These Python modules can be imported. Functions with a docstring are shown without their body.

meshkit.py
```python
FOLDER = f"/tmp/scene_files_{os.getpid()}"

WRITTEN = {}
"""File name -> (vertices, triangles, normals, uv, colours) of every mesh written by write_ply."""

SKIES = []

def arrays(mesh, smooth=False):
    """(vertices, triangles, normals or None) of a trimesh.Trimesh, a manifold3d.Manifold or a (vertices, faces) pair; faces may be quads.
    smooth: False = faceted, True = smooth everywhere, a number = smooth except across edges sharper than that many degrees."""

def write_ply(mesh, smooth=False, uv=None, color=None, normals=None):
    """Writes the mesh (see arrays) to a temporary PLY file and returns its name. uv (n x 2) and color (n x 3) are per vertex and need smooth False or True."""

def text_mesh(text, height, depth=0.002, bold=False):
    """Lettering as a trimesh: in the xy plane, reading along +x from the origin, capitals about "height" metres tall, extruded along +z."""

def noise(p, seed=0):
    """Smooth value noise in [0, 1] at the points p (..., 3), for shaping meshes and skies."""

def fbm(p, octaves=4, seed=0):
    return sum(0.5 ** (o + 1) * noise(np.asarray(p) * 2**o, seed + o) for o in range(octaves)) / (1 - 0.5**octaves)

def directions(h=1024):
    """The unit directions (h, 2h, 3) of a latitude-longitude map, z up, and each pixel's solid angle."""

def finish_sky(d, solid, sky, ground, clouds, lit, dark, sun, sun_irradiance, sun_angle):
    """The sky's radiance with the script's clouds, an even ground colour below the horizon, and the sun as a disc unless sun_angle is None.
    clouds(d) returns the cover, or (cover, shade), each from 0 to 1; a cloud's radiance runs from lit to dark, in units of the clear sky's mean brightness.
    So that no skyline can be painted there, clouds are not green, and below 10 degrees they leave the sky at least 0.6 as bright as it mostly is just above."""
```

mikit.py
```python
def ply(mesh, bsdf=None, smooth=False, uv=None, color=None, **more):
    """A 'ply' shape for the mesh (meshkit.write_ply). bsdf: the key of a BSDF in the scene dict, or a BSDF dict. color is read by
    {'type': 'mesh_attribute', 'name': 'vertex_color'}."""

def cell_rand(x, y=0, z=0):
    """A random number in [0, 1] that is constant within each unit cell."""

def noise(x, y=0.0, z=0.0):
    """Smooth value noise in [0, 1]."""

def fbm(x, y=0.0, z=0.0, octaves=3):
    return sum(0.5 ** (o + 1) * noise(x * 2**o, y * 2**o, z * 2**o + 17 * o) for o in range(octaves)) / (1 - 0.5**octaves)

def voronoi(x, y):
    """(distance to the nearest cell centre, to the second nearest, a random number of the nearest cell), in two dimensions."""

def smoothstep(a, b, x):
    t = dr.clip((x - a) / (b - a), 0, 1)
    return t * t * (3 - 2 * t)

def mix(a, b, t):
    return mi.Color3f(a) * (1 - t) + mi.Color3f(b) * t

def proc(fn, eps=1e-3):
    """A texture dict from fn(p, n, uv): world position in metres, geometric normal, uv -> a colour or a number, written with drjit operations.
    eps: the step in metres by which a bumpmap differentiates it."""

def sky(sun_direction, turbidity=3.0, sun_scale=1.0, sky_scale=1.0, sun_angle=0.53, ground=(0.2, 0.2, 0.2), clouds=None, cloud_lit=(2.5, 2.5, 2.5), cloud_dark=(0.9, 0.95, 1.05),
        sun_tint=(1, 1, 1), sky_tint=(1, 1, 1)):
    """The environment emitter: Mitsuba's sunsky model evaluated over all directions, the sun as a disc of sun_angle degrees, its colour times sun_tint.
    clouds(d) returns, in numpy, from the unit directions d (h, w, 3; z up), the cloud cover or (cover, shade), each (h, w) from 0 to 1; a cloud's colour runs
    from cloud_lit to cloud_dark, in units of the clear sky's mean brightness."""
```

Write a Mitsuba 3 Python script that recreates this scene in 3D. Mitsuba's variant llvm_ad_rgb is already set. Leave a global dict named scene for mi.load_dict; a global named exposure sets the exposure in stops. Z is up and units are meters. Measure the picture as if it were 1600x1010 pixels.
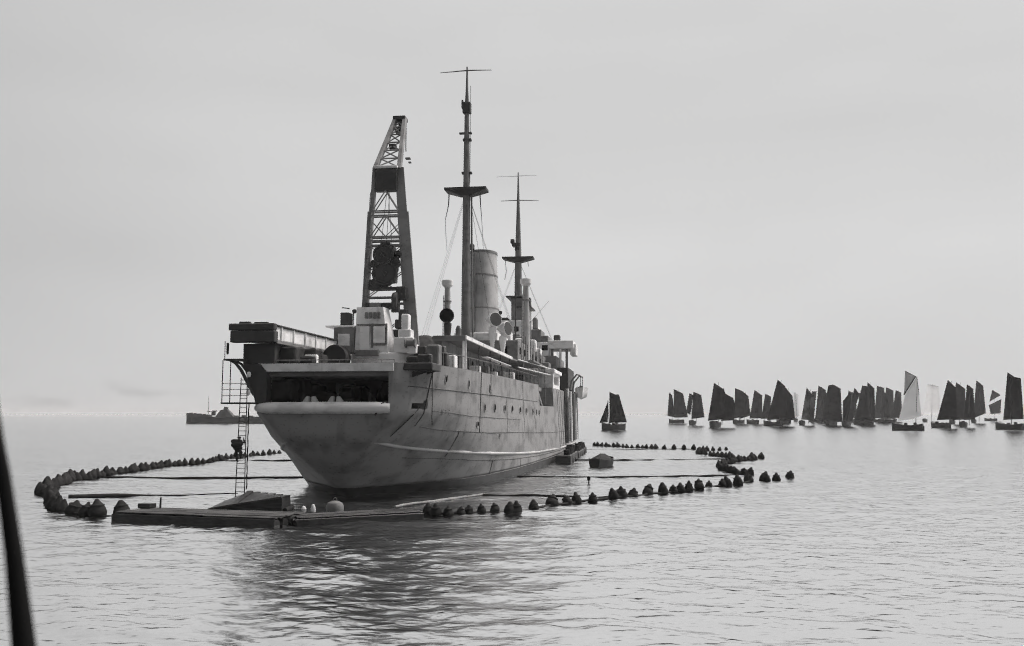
import math
import random

import drjit as dr
import manifold3d as m3
import mitsuba as mi
import numpy as np
import trimesh
from shapely.geometry import Polygon

import meshkit
import mikit
from mikit import fbm, mix, noise, proc, smoothstep

T = mi.ScalarTransform4f
scene, labels = {}, {}
rng = random.Random(7)

# ------------------------------------------------------------------ camera, sky, exposure
EYE = 6.14
PITCH = math.atan(143 / 1450)
scene['camera'] = {
    'type': 'thinlens', 'fov': math.degrees(2 * math.atan(800 / 1450)), 'fov_axis': 'x',
    'aperture_radius': 0.005, 'focus_distance': 110.0, 'near_clip': 0.05, 'far_clip': 900000.0,
    'to_world': T().look_at(origin=[0, 0, EYE], target=[0, math.cos(PITCH), EYE + math.sin(PITCH)], up=[0, 0, 1]),
}


SUN = np.array([0.494, 0.263, 0.829])


def overcast(d):
    """A closed overcast: the veiled sun stands ahead to the right and brightens that half of the sky, the cloud behind the camera is thicker."""
    n = meshkit.fbm(np.stack([d[..., 0] * 2.2, d[..., 1] * 2.2, d[..., 2] * 6.0], -1) + 11.0, 4, 3)
    t = np.clip((d @ np.array([0.553, 0.754, 0.352]) + 0.45) / 1.34, 0, 1)
    level = (0.80 + 1.60 * t * t * (3 - 2 * t) + 0.25 * np.maximum(d @ SUN, 0) ** 3) * (1 + 0.30 * (n - 0.5))
    az, el = np.degrees(np.arctan2(d[..., 0], d[..., 1])), np.degrees(np.arcsin(np.clip(d[..., 2], -1, 1)))
    bank = meshkit.fbm(np.stack([az * .45, el * 1.6, az * 0], -1), 4, 8)   # a thin low bank of cloud or smoke on the left horizon
    level = level * (1 - 0.30 * np.clip((bank - .50) / .25, 0, 1) * np.exp(-((el - 1.0) / .9) ** 2) * np.exp(-((az + 27) / 7.0) ** 2))
    return np.ones_like(level), np.clip((3.0 - level) / 2.6, 0, 1)


scene['sky'] = mikit.sky(tuple(SUN), turbidity=3, sun_scale=1.25, sun_angle=32, clouds=overcast,
                         cloud_lit=(3.0, 3.0, 3.0), cloud_dark=(0.4, 0.4, 0.4), ground=(0.415, 0.415, 0.415),
                         sun_tint=(0.95, 1.07, 1.36))
exposure = 1.33

# ------------------------------------------------------------------ materials (the picture is black and white: all greys are neutral)


def grey(v):
    return {'type': 'rgb', 'value': [v, v, v]}


def mat(name, color, rough=0.6, spec=0.4, metallic=0.0, bump=None):
    b = {'type': 'principled', 'base_color': grey(color) if isinstance(color, float) else proc(color), 'roughness': rough, 'specular': spec, 'metallic': metallic}
    if bump:
        b = {'type': 'bumpmap', 'arbitrary': proc(bump), 'scale': 1.0, 'nested': b}
    scene[name] = {'type': 'twosided', 'nested': b}


def weathered(base, dirt, amount=0.5, f=1.0):
    """Old paint: blotches, downward streaks and fine specks of dirt."""
    def fn(p, n, uv):
        blot = fbm(p.x * 0.55 * f, p.y * 0.55 * f, p.z * 0.75 * f, 4)
        streak = fbm(p.x * 1.6 * f + 5, p.y * 1.6 * f, p.z * 0.22 * f, 3)
        speck = noise(p.x * 7 * f, p.y * 7 * f, p.z * 7 * f)
        t = amount * (0.70 * smoothstep(0.42, 0.75, blot) + 0.45 * smoothstep(0.52, 0.80, streak) + 0.45 * smoothstep(0.70, 0.92, speck))
        return mix((base,) * 3, (dirt,) * 3, dr.clip(t, 0, 1))
    return fn


def timber(base, dark):
    def fn(p, n, uv):
        g = fbm(p.x * 1.3, p.y * 9.0, p.z * 9.0, 3)
        w = fbm(p.x * 0.8, p.y * 0.8, p.z * 2.0, 3)
        return mix((base,) * 3, (dark,) * 3, dr.clip(0.6 * smoothstep(0.35, 0.7, g) + 0.6 * smoothstep(0.45, 0.75, w), 0, 1))
    return fn


mat('hull_paint', weathered(0.275, 0.085, 0.72), 0.6, 0.2)
mat('pale_paint', weathered(0.84, 0.42, 0.50), 0.5)
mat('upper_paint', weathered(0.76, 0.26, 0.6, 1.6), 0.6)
mat('buff_paint', weathered(0.42, 0.16, 0.6, 0.8), 0.6)
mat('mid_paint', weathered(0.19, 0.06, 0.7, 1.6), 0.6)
mat('dark_paint', weathered(0.055, 0.025, 0.7, 1.3), 0.6)
mat('boot_paint', weathered(0.050, 0.020, 0.8, 1.2), 0.5)
mat('black_paint', 0.012, 0.9, 0.05)
mat('rust_line', weathered(0.10, 0.04, 0.7, 2.0), 0.8)
mat('deck_wood', timber(0.16, 0.07), 0.8)
mat('raft_wood', timber(0.085, 0.03), 0.8, 0.2)
mat('wet_wood', timber(0.035, 0.015), 0.35)
mat('pale_wood', timber(0.28, 0.13), 0.8)
mat('canvas_dark', weathered(0.045, 0.02, 0.7, 1.5), 0.9, 0.1)
mat('float_skin', weathered(0.030, 0.012, 0.8, 2.0), 0.8, 0.12)
mat('rope', 0.035, 0.9, 0.1)
mat('cloth_dark', weathered(0.04, 0.02, 0.6, 5), 0.9, 0.1)
mat('skin', 0.30, 0.6)
mat('sail_black', weathered(0.012, 0.022, 0.7, 0.8), 0.9, 0.1)
mat('sail_tan', weathered(0.030, 0.014, 0.9, 0.6), 0.9, 0.1)
mat('sail_faded', weathered(0.055, 0.022, 0.9, 0.6), 0.9, 0.1)
scene['sail_grey'] = {'type': 'principledthin', 'base_color': proc(weathered(0.62, 0.48, 0.6, 0.6)), 'roughness': 0.9, 'diff_trans': 1.0}
mat('sail_patched', lambda p, n, uv: mix((0.17,) * 3, (0.04,) * 3, smoothstep(0.40, 0.62, fbm(p.x * 0.28, p.y * 0.05, p.z * 0.16, 3))), 0.9, 0.1)
scene['sail_white'] = {'type': 'principledthin', 'base_color': proc(weathered(0.92, 0.78, 0.4, 0.6)), 'roughness': 0.9, 'diff_trans': 1.0}
mat('boat_black', weathered(0.030, 0.015, 0.7, 1.0), 0.6)
mat('grey_ship', weathered(0.055, 0.03, 0.6, 0.3), 0.7)


def ripple(p, n, uv):
    a = fbm(p.x * 1.5 + 0.35 * p.y, p.y * 2.6, 0.0, 3)
    b = fbm(p.x * 4.2 - 0.5 * p.y + 7, p.y * 5.5, 3.0, 2)
    calm = 1 / (1 + dr.square(dr.sqrt(p.x * p.x + dr.square(p.y - 100)) / 420))   # the breeze dies away offshore
    return (0.055 * a + 0.009 * b) * calm


scene['sea_water'] = {'type': 'bumpmap', 'arbitrary': proc(ripple, 0.02), 'scale': 1.0,
                      'nested': {'type': 'blendbsdf', 'weight': 0.97,
                                 'water': {'type': 'principled', 'base_color': grey(0.06), 'roughness': 0.10, 'specular': 0.6},
                                 'silver': {'type': 'roughconductor', 'alpha': 0.05, 'eta': grey(0.86), 'k': grey(0.006)}}}

# ------------------------------------------------------------------ mesh helpers


def put(key, mesh, material, smooth=False):
    """One entry of the scene; a taken key gets the next three-digit number."""
    k, i = key, 0
    while k in scene:
        i += 1
        k = f'{key}_{i:03d}'
    scene[k] = mikit.ply(mesh, material, smooth=smooth)
    return k


used = set()


def thing(key, label, cat, group=None):
    k, i = key, 0
    while k in used:
        i += 1
        k = f'{key}_{i:03d}'
    used.add(k)
    labels[k] = {'label': label, 'category': cat}
    if group:
        labels[k]['group'] = group
    return k


def cat_mesh(ms):
    return trimesh.util.concatenate(ms)


def hull_of(points):
    return trimesh.convex.convex_hull(np.asarray(points, float))


def box(x0, x1, y0, y1, z0, z1, c=0.03):
    c = min(c, 0.3 * (x1 - x0), 0.3 * (y1 - y0), 0.3 * (z1 - z0))
    pts = []
    for ix in (0, 1):
        for iy in (0, 1):
            for iz in (0, 1):
                x, y, z = (x0, x1)[ix], (y0, y1)[iy], (z0, z1)[iz]
                sx, sy, sz = 1 - 2 * ix, 1 - 2 * iy, 1 - 2 * iz
                pts += [(x + c * sx, y + c * sy, z), (x + c * sx, y, z + c * sz), (x, y + c * sy, z + c * sz)]
    return hull_of(pts)


def tube(points, radius, sides=8, caps=True):
    """A round bar along a polyline; radius one number or one per point."""
    p = np.asarray(points, float)
    r = np.broadcast_to(np.asarray(radius, float), (len(p),))
    t = np.gradient(p, axis=0)
    t /= np.linalg.norm(t, axis=1, keepdims=True) + 1e-12
    ref = np.array([0, 0, 1.0]) if abs(t[:, 2]).mean() < 0.8 else np.array([1.0, 0, 0])
    a = np.cross(t, ref)
    a /= np.linalg.norm(a, axis=1, keepdims=True) + 1e-12
    b = np.cross(t, a)
    ang = np.arange(sides) * 2 * np.pi / sides
    v = (p[:, None] + r[:, None, None] * (np.cos(ang)[None, :, None] * a[:, None] + np.sin(ang)[None, :, None] * b[:, None])).reshape(-1, 3)
    f = []
    for i in range(len(p) - 1):
        for j in range(sides):
            k = (j + 1) % sides
            q = [i * sides + j, i * sides + k, (i + 1) * sides + k, (i + 1) * sides + j]
            f += [[q[0], q[1], q[2]], [q[0], q[2], q[3]]]
    if caps:
        n = len(v)
        v = np.vstack([v, p[:1], p[-1:]])
        for j in range(sides):
            k = (j + 1) % sides
            f += [[n, k, j], [n + 1, (len(p) - 1) * sides + j, (len(p) - 1) * sides + k]]
    m = trimesh.Trimesh(v, f, process=False)
    if m.volume < 0:
        m.invert()
    return m


def beam(p, q, a, b=None, up=(0, 0, 1)):
    """A rectangular bar from p to q, a wide and b high."""
    p, q = np.asarray(p, float), np.asarray(q, float)
    b = a if b is None else b
    t = (q - p) / np.linalg.norm(q - p)
    up = np.asarray(up, float) if abs(t @ np.asarray(up, float)) < 0.95 else np.array([0, 1.0, 0])
    s = np.cross(t, up)
    s /= np.linalg.norm(s)
    w = np.cross(s, t)
    return hull_of([e + s * a / 2 * i + w * b / 2 * j for e in (p, q) for i in (-1, 1) for j in (-1, 1)])


def taper(p, q, a0, b0, a1, b1):
    """A bar with x by y cross-section a0 x b0 at p and a1 x b1 at q."""
    pts = []
    for e, a, b in ((p, a0, b0), (q, a1, b1)):
        pts += [(e[0] + i * a / 2, e[1] + j * b / 2, e[2]) for i in (-1, 1) for j in (-1, 1)]
    return hull_of(pts)


def lathe(profile, sides=20):
    m = trimesh.creation.revolve(np.asarray(profile, float), sections=sides)
    if m.volume < 0:
        m.invert()
    return m


def moved(m, x=0, y=0, z=0, rz=0.0, s=None):
    m = m.copy()
    if s is not None:
        m.apply_scale(s)
    if rz:
        m.apply_transform(trimesh.transformations.rotation_matrix(rz, [0, 0, 1]))
    m.apply_translation([x, y, z])
    return m


def jitter(m, amp, f, seed=0):
    """Displaces vertices along their normals by smooth noise."""
    v = np.array(m.vertices)
    m.vertices = v + m.vertex_normals * ((meshkit.fbm(v * f + 31.7, 3, seed) - 0.5) * 2 * amp)[:, None]
    return m


# ------------------------------------------------------------------ the sea: one sheet to the horizon, waved where waves can be told apart


def graded(fine, last, ratio):
    out, step = [fine[-1]], fine[-1] - fine[-2]
    while out[-1] < last:
        step *= ratio
        out.append(out[-1] + step)
    return out[1:]


ys = [20.0]
while ys[-1] < 420:
    ys.append(ys[-1] + 0.0046 * ys[-1])
ys = np.array([-120000, -26000, -12000, -5000, -2000, -800, -300, -120, -50, -20, 0, 10, 16] + ys + graded(ys, 150000, 1.3))
xs = list(np.arange(0, 34, 0.16))
xs = xs + graded(xs, 60, 1.02)
xs = xs + graded(xs, 420, 1.012)
xs = xs + graded(xs, 150000, 1.4)
xs = np.array([-x for x in xs[:0:-1]] + xs)
GX, GY = np.meshgrid(xs, ys)
DX = np.maximum(np.gradient(xs)[None, :], np.gradient(ys)[:, None])
wrng = np.random.RandomState(5)
GZ = np.zeros_like(GX)
for k in range(110):
    lam = 0.55 * (11.0 / 0.55) ** (k / 109)
    ang = math.radians(82) + wrng.normal(0, 0.62)
    slope = 0.0150 * (0.75 + 0.5 * wrng.rand()) * (1.0 if lam < 3 else (3 / lam) ** 0.8)
    kv, ph = 2 * math.pi / lam, wrng.rand() * 6.283
    fade = np.clip((lam / DX - 2.5) / 2.5, 0, 1)
    arg = kv * (GX * math.cos(ang) + GY * math.sin(ang)) + ph
    GZ += slope / kv * fade * (np.sin(arg) + 0.22 * np.cos(2 * arg))
nx, ny = len(xs), len(ys)
idx = np.arange(nx * ny).reshape(ny, nx)
quads = np.stack([idx[:-1, :-1], idx[:-1, 1:], idx[1:, 1:], idx[1:, :-1]], -1).reshape(-1, 4)
scene['sea'] = mikit.ply((np.stack([GX, GY, GZ], -1).reshape(-1, 3), quads), 'sea_water', smooth=True)
labels['sea'] = {'label': 'calm pale grey sea with small ripples reaching to the horizon', 'category': 'sea', 'kind': 'structure'}

# ------------------------------------------------------------------ the seaplane tender: u metres forward from the stern, v to starboard, w up
SHIP = thing('seaplane_tender', 'large pale grey seaplane tender seen from astern, with tall stern crane and two masts', 'ship')
HEAD = 0.13217
D = np.array([math.sin(HEAD), math.cos(HEAD), 0])
N = np.array([math.cos(HEAD), -math.sin(HEAD), 0])
O = np.array([-13.034, 65.0, 0])


def at(u, v, w):
    return O + u * D + v * N + np.array([0, 0, w])


def aboard(m):
    """From ship coordinates (u, v, w) to the world."""
    m = m.copy()
    v = np.array(m.vertices)
    m.vertices = O + v[:, :1] * D + v[:, 1:2] * N + np.array([0, 0, 1.0]) * v[:, 2:3]
    m.faces = np.array(m.faces)[:, ::-1]
    return m


def part(name, mesh, material, smooth=False, holder=None):
    return put(f'{holder or SHIP}__{name}', aboard(mesh), material, smooth)


LEVELS = [-1.5, 0.0, 1.0, 3.0, 4.5, 6.2, 9.7]
STERN_U = [9.0, 6.0, 4.2, 1.8, 0.7, 0.0, 0.0]
BREADTH = [
    [(9, .3), (11, 1.6), (14, 4.2), (20, 7.0), (30, 8.9), (40, 9.6), (50, 10.2), (65, 11), (100, 11), (130, 7), (150, 3), (160, .2)],
    [(6, .4), (8, 1.9), (10, 3.6), (12, 5.0), (16, 6.8), (20, 8.0), (30, 9.3), (40, 10.0), (50, 10.6), (65, 11.1), (100, 11.1), (130, 7.6), (150, 3.4), (162, .2)],
    [(4.2, .9), (7, 3.0), (10, 5.0), (14, 6.8), (20, 8.2), (30, 9.4), (40, 10.1), (50, 10.6), (65, 11.1), (100, 11.1), (130, 7.8), (150, 3.7), (163, .2)],
    [(1.8, 2.3), (2.6, 2.9), (4, 3.8), (6, 4.9), (10, 6.6), (14, 7.8), (20, 8.8), (30, 9.5), (50, 10.4), (65, 11), (100, 11), (130, 8), (150, 4), (164, .2)],
    [(.7, 3.4), (1.4, 4.0), (2.6, 4.7), (4.5, 5.7), (7, 6.7), (10, 7.5), (14, 8.3), (20, 8.9), (30, 9.5), (50, 10.3), (65, 10.9), (100, 10.9), (130, 8.1), (150, 4.2), (164.5, .2)],
    [(0, 4.6), (.8, 5.2), (2, 5.8), (4, 6.6), (7, 7.5), (10, 8.0), (20, 8.9), (30, 9.4), (50, 10.1), (65, 10.8), (100, 10.8), (130, 8.3), (150, 4.4), (165, .2)],
    [(0, 4.9), (.8, 5.8), (2, 6.6), (4, 7.3), (10, 8.2), (20, 8.9), (30, 9.3), (50, 9.9), (65, 10.6), (100, 10.6), (130, 8.4), (150, 4.6), (166, .2)]]


def half_breadth(u, w):
    i = int(np.clip(np.searchsorted(LEVELS, w) - 1, 0, len(LEVELS) - 2))
    t = (w - LEVELS[i]) / (LEVELS[i + 1] - LEVELS[i])
    b = [float(np.interp(u, *zip(*BREADTH[k]))) if u >= BREADTH[k][0][0] else 0.0 for k in (i, i + 1)]
    return b[0] * (1 - t) + b[1] * t


def outline(w, out=0.0):
    """The starboard half of the hull's waterline at w: (u, v) from the stern centre to the bow."""
    i = int(np.clip(np.searchsorted(LEVELS, w) - 1, 0, len(LEVELS) - 2))
    t = (w - LEVELS[i]) / (LEVELS[i + 1] - LEVELS[i])
    g = np.concatenate([[0, .004, .008, .013, .018, .025, .033, .042, .052, .064, .08, .1, .125, .15], np.linspace(.17, 1, 100)])
    rows = []
    for k in (i, i + 1):
        us, bs = np.array(BREADTH[k]).T
        u = us[0] + (us[-1] - us[0]) * g
        rows.append(np.stack([u, np.interp(u, us, bs)], 1))
    p = rows[0] * (1 - t) + rows[1] * t
    b0 = p[0, 1]
    k = 0.12 + 0.42 * b0 * max(0.0, (6.2 - w) / 6.2)
    end = np.array([[p[0, 0] - k * (1 - a * a), b0 * a] for a in (0, .2, .4, .55, .7, .82, .92)])
    p = np.vstack([end, p])
    return p + np.array([[0, out]]) * (np.arange(len(p)) > 6)[:, None]


def loft(ws):
    rows = []
    for w in ws:
        p = outline(w)
        full = np.vstack([p, p[:0:-1] * [1, -1]])
        rows.append(np.column_stack([full, np.full(len(full), w)]))
    n, v, f = len(rows[0]), np.vstack(rows), []
    for i in range(len(ws) - 1):
        for j in range(n):
            k = (j + 1) % n
            f += [[i * n + j, i * n + k, (i + 1) * n + k], [i * n + j, (i + 1) * n + k, (i + 1) * n + j]]
    for base, turn in ((0, -1), ((len(ws) - 1) * n, 1)):   # caps: strips between port and starboard
        h = (n + 1) // 2
        for j in range(h - 1):
            a, b, c, d = base + j, base + j + 1, base + (n - j - 1) % n, base + (n - j) % n
            for tri in ([a, b, c], [a, c, d]):
                if len(set(tri)) == 3:
                    f.append(tri[::turn])
    m = trimesh.Trimesh(v, f, process=True)
    if m.volume < 0:
        m.invert()
    return m


def solid(m):
    return m3.Manifold(m3.Mesh(np.asarray(m.vertices, np.float32), np.asarray(m.faces, np.uint32)))


def back(m):
    r = m.to_mesh()
    return trimesh.Trimesh(r.vert_properties[:, :3], r.tri_verts, process=False)


upper = solid(loft([0.75, 1, 1.5, 2, 2.5, 3, 3.5, 4, 4.5, 5, 5.6, 6.2, 7, 8, 9, 9.7]))
gallery = solid(box(-1.5, 12.5, -4.62, 4.52, 6.98, 9.12, 0.02))
notch = solid(box(48.9, 61.6, 3.0, 12, 7.2, 9.2, 0.02)) + solid(box(48.9, 61.6, 9.0, 12, 9.0, 11, 0.02))
notch_port = solid(box(48.9, 61.6, -12, -4.0, 7.2, 9.2, 0.02)) + solid(box(48.9, 61.6, -12, -9.0, 9.0, 11, 0.02))
fairlead = solid(box(1.7, 3.5, 5.2, 7.6, 6.55, 6.95, 0.02)) + solid(box(2.9, 3.4, 5.6, 7.6, 6.5, 7.15, 0.02))
HULL = part('hull', back(upper - gallery - notch - notch_port - fairlead), 'hull_paint', 35)
labels[HULL] = {'label': 'pale grey weathered steel hull with dark plate seams and stained rounded stern'}
part('boot_topping', loft([-1.5, -1, -0.5, 0, 0.4, 0.752]), 'boot_paint', 35)
# knuckle of the side bulge, a rounded ledge that falls away from the stern towards amidships
strake = [(1, 4.27), (2.2, 4.03), (3.4, 3.84), (5.5, 3.62), (8.4, 3.38), (13, 3.05), (20, 2.68), (28.6, 2.32), (36, 2.05), (44.4, 1.82), (58, 1.62), (71.4, 1.48), (100, 1.4), (125, 1.5)]
for s in (1, -1):
    part('rubbing_strake', tube([(u, s * (half_breadth(u, w) - 0.03), w) for u, w in strake], 0.15, 10), 'buff_paint', True, HULL)  # paler than the hull: sky light on the ledge put into the paint
# plate laps: raised narrow straps along the edges of the plating
def seam(points, r=0.035):
    s = np.linspace(0, len(points) - 1, 60)
    dense = np.column_stack([np.interp(s, range(len(points)), [q[k] for q in points]) for k in (0, 1)])
    part('plate_seam', tube([(u, half_breadth(u, w) + 0.012, w) for u, w in dense], r, 6), 'rust_line', True, HULL)


seam([(1.0, 8.12), (3, 8.05), (4.8, 8.0), (8, 7.93), (13, 7.88), (19.4, 7.85), (30, 7.75), (47.4, 7.66)])
seam([(3.8, 5.25), (6.2, 4.99), (12, 4.75), (18, 4.55), (28.4, 4.39), (42, 4.1), (56.6, 3.85), (75, 3.7)])
seam([(5, 2.95), (9, 2.72), (17, 2.2), (28.6, 1.76), (44, 1.45), (61.8, 1.3), (80, 1.3)], 0.04)
seam([(4.2, 6.4), (12, 6.0), (22, 5.8), (34, 5.6)], 0.022)
for u, w0, w1, r in ((14.9, 4.6, 9.66, 0.05), (3.2, 5.3, 9.6, 0.05), (18.6, 7.9, 9.66, 0.03), (26, 4.45, 7.7, 0.02), (36, 4.3, 9.6, 0.02), (44, 4.1, 7.6, 0.02), (66, 1.6, 9.5, 0.04), (69, 2, 9.5, 0.035),
                     (72.5, 1.6, 9.5, 0.05), (10, 2.8, 4.8, 0.03), (21, 0.8, 2.1, 0.03), (33, 0.8, 1.6, 0.03)):
    seam([(u, w0 + (w1 - w0) * k / 8) for k in range(9)], r)
# side scuttles: a dark glass disc in a raised rim, in two rows
disc = lathe([(0, 0), (0.24, 0), (0.24, 0.05), (0, 0.06)], 16)
rim = lathe([(0.23, 0), (0.31, 0), (0.31, 0.07), (0.23, 0.07), (0.23, 0)], 16)


def scuttle(u, w, s=1.0, sx=1.0):
    b, e = half_breadth(u, w), 0.3
    du, dw = (half_breadth(u + e, w) - half_breadth(u - e, w)) / (2 * e), (half_breadth(u, w + e) - half_breadth(u, w - e)) / (2 * e)
    n = np.array([-du, 1, -dw])
    n /= np.linalg.norm(n)
    M = np.eye(4)
    x = np.cross([0, 0, 1.0], n)
    x /= np.linalg.norm(x)
    M[:3, 0], M[:3, 1], M[:3, 2], M[:3, 3] = x * s * sx, np.cross(n, x) * s, n, (u, b - 0.01, w)
    k = part('porthole', disc.copy().apply_transform(M), 'black_paint', 40, HULL)
    part('porthole_rim', rim.copy().apply_transform(M), 'hull_paint', 40, HULL)


for u, w in ((5.6, 8.80), (10.8, 8.60), (18.2, 8.46)):
    scuttle(u, w, 1.25, 0.6)
for u, w, sx in ((16.4, 6.74, .7), (20.2, 6.77, .9), (24.8, 6.74, 1.5), (28.8, 6.71, 1.5), (33.6, 6.62, 1.5), (38.0, 6.56, 1.3), (42.8, 6.5, 1.0), (45.8, 6.44, 1.0), (48.0, 6.4, 1.0)):
    scuttle(u, w, 1.3, sx)
scuttle(22.2, 4.21, 0.8)
scuttle(14.2, 5.34, 1.0, 1.3)
# faint dark painted characters on the quarter, part worn away
for k, (a, b) in enumerate([((5.5, 6.05), (5.55, 6.5)), ((5.5, 6.5), (5.75, 6.1)), ((5.78, 6.1), (5.8, 6.5)), ((6.05, 6.2), (6.3, 6.22)), ((6.1, 6.45), (6.3, 6.45)), ((6.6, 6.5), (6.85, 6.45)), ((6.7, 6.1), (6.75, 6.3)), ((6.9, 6.05), (7.1, 6.1))]):
    pts = [(a[0] + (b[0] - a[0]) * t, a[1] + (b[1] - a[1]) * t) for t in (0, .33, .66, 1)]
    part('hull_mark', tube([(u, half_breadth(u, w) - 0.02, w) for u, w in pts], 0.04, 6), 'rust_line', False, HULL)
# stern bulwark: a fat rolled edge under the open gallery
edge = outline(6.6)
roll = [(u, v) for u, v in edge if u < 0.9]
path = [(u - .16, -v, 6.60) for u, v in roll[:0:-1]] + [(u - .16, v, 6.60) for u, v in roll if v < 4.75]
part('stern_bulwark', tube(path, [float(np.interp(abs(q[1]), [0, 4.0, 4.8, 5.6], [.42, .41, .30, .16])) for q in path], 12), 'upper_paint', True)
part('bulwark_lashing', tube([(-.35, 3.7, 6.1), (-.42, 3.95, 6.5), (-.40, 4.15, 6.85), (-.30, 4.35, 7.05), (-.25, 4.6, 6.9)], .06, 6), 'rope', True)
for v in (-1.05, 0.75):   # pair of stern chocks
    part('fairlead', cat_mesh([hull_of([(u_, v + s_ * a_, w_) for u_ in (-.2, .2) for a_, w_ in ((.10, 7.0), (.55, 7.0), (.12, 7.38), (.26, 7.42))]) for s_ in (-1, 1)]), 'buff_paint')
# inside the gallery: bulkhead, doors, bitts, deck
gb = part('gallery_bulkhead', box(12.30, 12.44, -4.6, 4.5, 7.0, 9.1), 'hull_paint')
for v0, v1 in ((-3.3, -1.6), (2.9, 4.0)):
    part('door', box(12.2, 12.31, v0, v1, 7.02, 8.7, 0.02), 'upper_paint', False, gb)
part('gallery_deck', box(0.2, 12.3, -4.6, 4.5, 6.983, 7.02), 'deck_wood')
for k in range(9):
    part('deck_beam', box(.9 + 1.25 * k, 1.05 + 1.25 * k, -4.6, 4.5, 8.86, 9.115, .02), 'hull_paint', False, gb)
for u, v, w, d in ((5.5, -3.2, 8.5, 1.6), (6.5, 3.0, 8.7, 1.5), (8.5, -.8, 8.4, 2.2), (9.2, 1.9, 8.2, 1.4), (4.2, -1.6, 7.8, .9), (1.6, -3.9, 8.6, 1.5), (3.4, -3.7, 8.9, 1.6)):
    part('dark_filler', jitter(box(u, u + d, v - .9, v + .9, 7.03, w, .2).subdivide().subdivide().subdivide(), .16, 1.5), 'canvas_dark', 40)  # added dark lumps that darken the recess and hide its pale side wall
for v in (-2.4, 2.6):
    part('bollard', moved(lathe([(0, 0), (.2, 0), (.17, .1), (.15, .55), (.22, .6), (.22, .68), (0, .72)], 14), 2.2, v, 7.02), 'dark_paint', 30)
for v in ():
    part('pillar', tube([(1.2, v, 7.02), (1.2, v, 9.1)], 0.07, 8), 'hull_paint', 30)
part('winch', cat_mesh([moved(lathe([(0, -.5), (.45, -.5), (.45, -.42), (.28, -.4), (.28, .4), (.45, .42), (.45, .5), (0, .5)], 16).apply_transform(trimesh.transformations.rotation_matrix(math.pi / 2, [1, 0, 0])), 4.2, 0.2, 7.65), box(3.7, 4.7, -0.6, 1.0, 7.02, 7.3)]), 'dark_paint', 30)
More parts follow.
